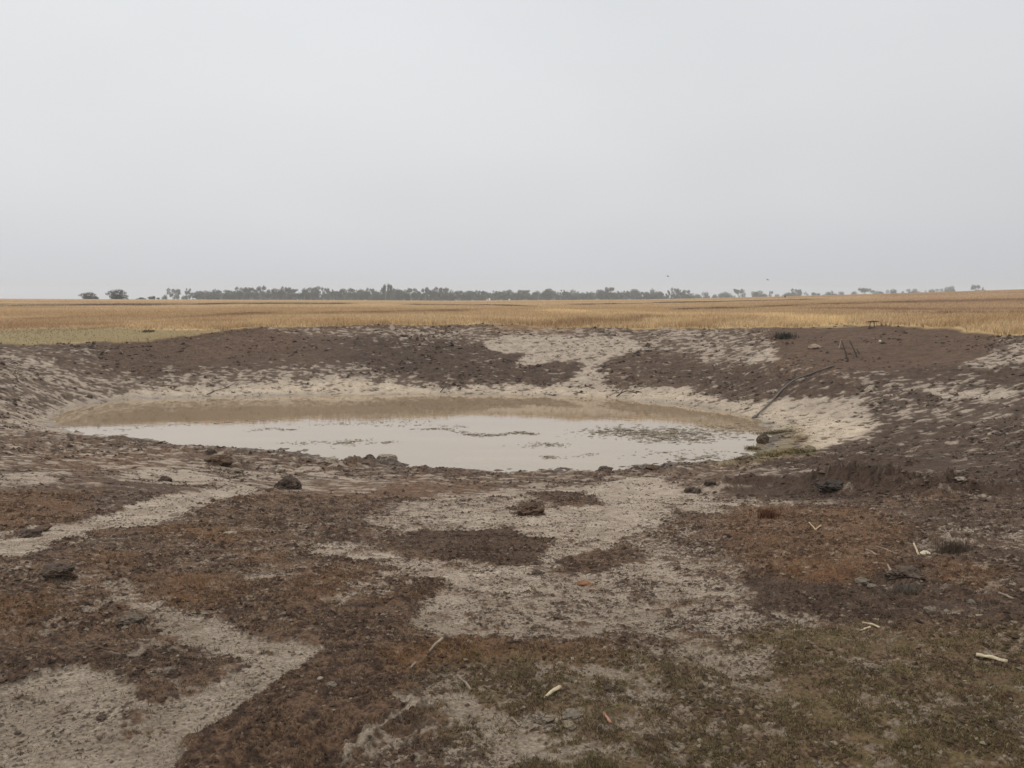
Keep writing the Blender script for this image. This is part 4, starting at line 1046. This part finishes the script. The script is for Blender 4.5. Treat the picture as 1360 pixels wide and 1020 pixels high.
belt = [(263,389,14),(273,386,14),(283,384.5,15),(293,385.5,16),(304,387,14),(313,386.5,14),(322,381.5,13),(333,382,10),(345,380,13),(359,383.5,13),(369,384,12),(380,380.8,10),(391,384,14),
 (404,383,12),(412,380.5,18),(421,384,11),(433,382,9),(443,385,8),(457,383.3,19),(473,383.8,16),(484,386,10),(493,382.8,9),(504,384.5,13),(512,377.3,9),(519,379,8),(527,384,11),(538,384.5,10),
 (549,383,12),(557,387,9),(566,382,11),(575,385,11),(586,381.5,15),(597,385.5,10),(607,386.5,13),(618,386.5,11),(628,388.5,8),(637,385.8,10),(646,388,9),(655,386.5,9),(668,385,14),
 (682,389,11),(690,389,7),(698,385.5,14),(711,388.5,9),(723,384.5,14),(733,383.8,12),(745,385.3,9),(757,385,14),(768,387.5,9),(781,388,9),(795,384.8,11),(804,389,9),(812,381.8,12),(822,387,8),
 (829,386.5,9),(838,384,14),(849,389.5,9),(857,388,11),(867,383.5,10),(877,390,9),(889,386,9),(897,382.5,9),(904,385.5,9),(912,385.5,9),(920,390,8)]
nb_ = 0
for i, (px, top, w) in enumerate(belt):
    kd = 'tall' if w < 10 else ('round' if i % 3 else 'spread')
    if top < 383: kd = 'spread'
    tree(px, top - 1.1, w * 1.5, 500 + (i * 37 % 60) + max(0, px - 600) * .25, kd, 'gum_tree',
         '%s gum tree of the hazy horizon belt, %s from its left end' % ({'tall':'narrow','round':'dense rounded','spread':'open spreading'}[kd], ordinal(i + 1)), 'tree', 'gum trees in the belt on the horizon')
for k in range(92):
    px = 262 + k * 7.2 + random.uniform(-3, 3)
    tree(px, (387.2 if px < 880 else 390.0) + random.uniform(-2.0, 1.5), 19, 590 + random.uniform(0, 40), 'round', 'gum_tree',
         'low blurred gum filling the gaps behind the front row of the horizon belt', 'tree', 'low gums behind the horizon belt')
right = [(930,388.8,10,'round'),(939,388,8,'round'),(948,391,7,'round'),(955,391,6,'round'),(963,388,10,'round'),(972,386,13,'round'),(983,384.3,10,'flat'),(988,386,6,'tall'),(1002,388,6,'round'),
 (1009,386.3,15,'round'),(1024,387,5,'tall'),(1033,391,9,'round'),(1044,388.5,12,'round'),(1051,389,8,'round'),(1058,384,10,'spread'),(1065,388.2,8,'round'),(1078,389.3,9,'flat'),(1085,389.5,6,'round'),
 (1098,388.3,8,'round'),(1106,386.8,6,'tall'),(1112,388,8,'round'),(1119,387.6,7,'round'),(1133,386.8,9,'round'),(1148,383.2,11,'flat'),(1162,385.8,13,'spread'),(1174,385.5,8,'round'),(1187,384.3,12,'round'),
 (1198,386.5,4.5,'round'),(1211,384.3,13,'spread'),(1220,386.8,6,'round'),(1226,386,5,'round'),(1238,384.5,12,'round'),(1252,380.3,14,'spread'),(1261,384,9,'round'),(1266,385,4,'round'),(1297,378.8,9,'spread'),(1305,381.8,5,'tall')]
nr_ = len(right)
for i, (px, top, w, kd) in enumerate(right):
    tree(px, top - 1.3, w * 1.6, 700 + (i * 53 % 90), kd, 'gum_tree', '%s hazy blue-grey tree on the right skyline, %s from the right-hand end' %
         ({'tall':'slim','round':'low rounded','spread':'open spreading','flat':'flat-topped'}[kd], ordinal(nr_ - i)), 'tree', 'scattered trees on the right skyline')
# silos / sheds, a beast on the crest
def cyl_building(px, w_, top, dist, name, label, cat):
    xx, yy, _ = at_y(px, 395, dist); z0 = float(zfar(np.array([xx]), np.array([yy]))[0]) - .3
    zt = at_y(px, top - .6, dist)[2]; rw = w_ * dist / F / 2; rt = empty(name, (xx, yy, z0)); Hh = zt - z0
    mk('wall', tube('wall', [(0,0,0),(0,0,Hh*.85)], rw, M_white, 20), rt)
    mk('roof', tube('roof', [(0,0,Hh*.85),(0,0,Hh)], [rw*1.08, rw*.15], M_white, 20), rt)
    tag(rt, label, cat)
cyl_building(650, 2.4, 396.3, 420, 'white_tank', 'taller white tank in front of the tree belt', 'tank')
cyl_building(647, 1.4, 397.5, 425, 'white_tank', 'smaller white tank left of the taller one', 'tank')
cyl_building(676.5, 2.2, 397.3, 430, 'white_tank', 'low white tank standing apart on the right before the belt', 'tank')
# cow: body with legs
def cow(px, base_row, hpx, label):
    gx, gy, g_z = ground_at(px, base_row); s = hpx * gy / F
    M_c = plain_mat('cow_hide', (.02, .016, .014), (.035, .028, .022), 5)
    import bmesh
    bm = bmesh.new()
    vs = {}
    def vt(k, p): vs[k] = bm.verts.new(Vector(p) * s)
    vt('hip', (-.45,0,.78)); vt('mid', (0,0,.72)); vt('sho', (.42,0,.78)); vt('nk', (.62,0,.9)); vt('hd', (.80,0,.98)); vt('mz', (.98,0,.86))
    ed = [('hip','mid'),('mid','sho'),('sho','nk'),('nk','hd'),('hd','mz')]
    for a, bx_, by_ in (('h', -.45, .14), ('h2', -.45, -.14), ('s', .42, .13), ('s2', .42, -.13)):
        vt(a+'k', (bx_, by_, .45)); vt(a+'a', (bx_ + (-.05 if a[0] == 'h' else .02), by_, .22)); vt(a+'f', (bx_, by_, 0))
        ed += [('hip' if a[0] == 'h' else 'sho', a+'k'), (a+'k', a+'a'), (a+'a', a+'f')]
    vt('tl', (-.62,0,.7)); vt('tl2', (-.66,0,.35)); ed += [('hip','tl'),('tl','tl2')]
    for a, b_ in ed: bm.edges.new((vs[a], vs[b_]))
    bm.verts.index_update(); names = {vs[k].index: k for k in vs}
    me = bpy.data.meshes.new('cow'); bm.to_mesh(me); bm.free()
    o = mk('cow', me); sk = o.modifiers.new('skin', 'SKIN'); 
    RD = {'hip': .2, 'mid': .23, 'sho': .2, 'nk': .12, 'hd': .1, 'mz': .06, 'tl': .03, 'tl2': .03}
    for i, v in enumerate(me.skin_vertices[0].data if me.skin_vertices else []):
        k = names[i]; rd = RD.get(k, {'k': .075, 'a': .05, 'f': .045}.get(k[-1], .05)) * s; v.radius = (rd, rd)
        v.use_root = k == 'hip'
    o.modifiers.new('sub', 'SUBSURF').render_levels = 1
    me.materials.append(M_c); o.location = (gx, gy, g_z); o.rotation_euler = (0, 0, .9); tag(o, label, 'cow')
cow(1042.5, 395.8, 3.2, 'dark cow standing alone on the right crest of the paddock')
# birds
def bird(px, py, dist, span, rz, label):
    import bmesh
    xx, yy, zz = at_y(px, py, dist); M_b = M_leafd
    bm = bmesh.new(); rings = []
    for t, rd in ((-.5,.02),(-.3,.09),(0,.13),(.25,.10),(.36,.07),(.45,.06),(.55,.01)):
        rings.append([bm.verts.new((t*span*.5, math.cos(a)*rd*span, math.sin(a)*rd*span*.9)) for a in [k*math.pi/4 for k in range(8)]])
    for i in range(len(rings)-1):
        for k in range(8): bm.faces.new((rings[i][k], rings[i][(k+1)%8], rings[i+1][(k+1)%8], rings[i+1][k]))
    for s_ in (-1, 1):
        prev = None
        for t, z_, c0, c1 in ((.05,0,-.12,.16),(.25,.12,-.1,.15),(.42,.10,-.14,.08),(.55,.02,-.16,-.06)):
            top_ = [bm.verts.new((c1*span, s_*t*span, z_*span+.01)), bm.verts.new((c0*span, s_*t*span, z_*span)), bm.verts.new((c0*span, s_*t*span, z_*span-.012)), bm.verts.new((c1*span, s_*t*span, z_*span-.012))]
            if prev:
                for k in range(4): bm.faces.new((prev[k], prev[(k+1)%4], top_[(k+1)%4], top_[k]))
            prev = top_
        bm.faces.new(prev)
    for sg in (-1, 1): pass
    bmesh.ops.recalc_face_normals(bm, faces=bm.faces)
    me = bpy.data.meshes.new('bird'); bm.to_mesh(me); bm.free(); me.materials.append(M_b)
    o = mk('bird', me); o.location = (xx, yy, zz); o.rotation_euler = (.3, 0, rz); tag(o, label, 'bird')
bird(887, 367, 70, .30, .6, 'small dark bird flying above the tree belt, the left one of two')
bird(1019.5, 371.5, 70, .28, 2.2, 'small dark bird flying low over the right skyline, the right one of two')
print('things', time.time() - T0)

# ------------------------------------------------------------------ haze
me = bpy.data.meshes.new('haze'); hx, z0h, z1h = 1900, -32, 22
v = [(sx*hx, sy*hx, zz) for zz in (z0h, z1h) for sx, sy in ((-1,-1),(1,-1),(1,1),(-1,1))]
me.from_pydata(v, [], [(0,3,2,1),(4,5,6,7),(0,1,5,4),(1,2,6,5),(2,3,7,6),(3,0,4,7)]); me.update()
hm = bpy.data.materials.new('haze_air'); hm.use_nodes = True; nt = hm.node_tree; nt.nodes.clear()
out = nt.nodes.new('ShaderNodeOutputMaterial'); pv = nt.nodes.new('ShaderNodeVolumePrincipled')
pv.inputs['Color'].default_value = (.84, .89, .96, 1); pv.inputs['Density'].default_value = .00055; pv.inputs['Anisotropy'].default_value = .0
nt.links.new(pv.outputs[0], out.inputs['Volume']); me.materials.append(hm)
HAZE = True
if HAZE: tag(mk('haze', me), kind='stuff')

# ------------------------------------------------------------------ sky and light
SUN_EL, SUN_AZ = math.radians(52), math.radians(-35)      # behind thin cloud, ahead to the left
w = bpy.data.worlds.new('World'); bpy.context.scene.world = w; w.use_nodes = True; nt = w.node_tree; nt.nodes.clear()
out = nt.nodes.new('ShaderNodeOutputWorld'); bgs = nt.nodes.new('ShaderNodeBackground')
sky = nt.nodes.new('ShaderNodeTexSky'); sky.sky_type = 'NISHITA'; sky.sun_disc = False; sky.sun_elevation = SUN_EL; sky.sun_rotation = SUN_AZ
sky.dust_density = 3; sky.air_density = 1
tc = nt.nodes.new('ShaderNodeTexCoord'); sep = nt.nodes.new('ShaderNodeSeparateXYZ'); nt.links.new(tc.outputs['Generated'], sep.inputs[0])
ramp = nt.nodes.new('ShaderNodeValToRGB'); e = ramp.color_ramp.elements
# cloud deck luminance by elevation (sine), overcast
stops = [(0.0, (.545, .575, .625)), (.03, (.575, .60, .64)), (.10, (.64, .652, .67)), (.22, (.68, .692, .705)), (.36, (.705, .722, .735)), (.6, (1.0, .975, .94)), (1.0, (1.38, 1.32, 1.24))]
e[0].position = stops[0][0]; e[0].color = (*stops[0][1], 1); e[1].position = stops[-1][0]; e[1].color = (*stops[-1][1], 1)
for p, c_ in stops[1:-1]:
    k = e.new(p); k.color = (*c_, 1)
nt.links.new(sep.outputs[2], ramp.inputs[0])
mp = nt.nodes.new('ShaderNodeMapping'); mp.inputs['Scale'].default_value = (1, 1, 2.2)
nz1 = nt.nodes.new('ShaderNodeTexNoise'); nz1.inputs['Scale'].default_value = 1.6; nz1.inputs['Detail'].default_value = 3; nz1.inputs['Roughness'].default_value = .45
nt.links.new(tc.outputs['Generated'], mp.inputs[0]); nt.links.new(mp.outputs[0], nz1.inputs[0])
mr = nt.nodes.new('ShaderNodeMapRange'); mr.inputs[1].default_value = .3; mr.inputs[2].default_value = .7; mr.inputs[3].default_value = .94; mr.inputs[4].default_value = 1.055
nt.links.new(nz1.outputs['Fac'], mr.inputs[0])
# a touch darker to the right, as the deck thickens
mr2 = nt.nodes.new('ShaderNodeMapRange'); mr2.inputs[1].default_value = -.6; mr2.inputs[2].default_value = .6; mr2.inputs[3].default_value = 1.02; mr2.inputs[4].default_value = .89
nt.links.new(sep.outputs[0], mr2.inputs[0])
mm = nt.nodes.new('ShaderNodeMath'); mm.operation = 'MULTIPLY'; nt.links.new(mr.outputs[0], mm.inputs[0]); nt.links.new(mr2.outputs[0], mm.inputs[1])
vm = nt.nodes.new('ShaderNodeVectorMath'); vm.operation = 'SCALE'; nt.links.new(ramp.outputs[0], vm.inputs[0]); nt.links.new(mm.outputs[0], vm.inputs['Scale'])
skym = nt.nodes.new('ShaderNodeVectorMath'); skym.operation = 'SCALE'; skym.inputs['Scale'].default_value = .05
nt.links.new(sky.outputs[0], skym.inputs[0])
mixc = nt.nodes.new('ShaderNodeMix'); mixc.data_type = 'RGBA'; mixc.inputs[0].default_value = .94
nt.links.new(skym.outputs[0], mixc.inputs[6]); nt.links.new(vm.outputs[0], mixc.inputs[7])
nt.links.new(mixc.outputs[2], bgs.inputs[0]); bgs.inputs[1].default_value = 1.14
nt.links.new(bgs.outputs[0], out.inputs[0])
sl = bpy.data.lights.new('sun', 'SUN'); sl.energy = .8; sl.angle = math.radians(18); sl.color = (1, .97, .93)
so = bpy.data.objects.new('sun', sl); link(so)
dirv = Vector((math.sin(SUN_AZ) * math.cos(SUN_EL), math.cos(SUN_AZ) * math.cos(SUN_EL), math.sin(SUN_EL)))
so.rotation_euler = dirv.to_track_quat('Z', 'Y').to_euler()

# ------------------------------------------------------------------ camera and view
cam = bpy.data.cameras.new('camera'); cam.sensor_width = 36; cam.lens = 36 * F / 1360; cam.clip_end = 6000; cam.clip_start = .05
co = bpy.data.objects.new('camera', cam); link(co); co.location = (0, 0, EYE); co.rotation_euler = (math.pi/2 - PITCH, 0, 0)
S = bpy.context.scene; S.camera = co
S.view_settings.view_transform = 'Standard'; S.view_settings.look = 'None'; S.view_settings.exposure = 0; S.view_settings.gamma = 1
S.cycles.max_bounces = 5; S.cycles.diffuse_bounces = 2; S.cycles.glossy_bounces = 2; S.cycles.volume_bounces = 1
print('done', time.time() - T0)
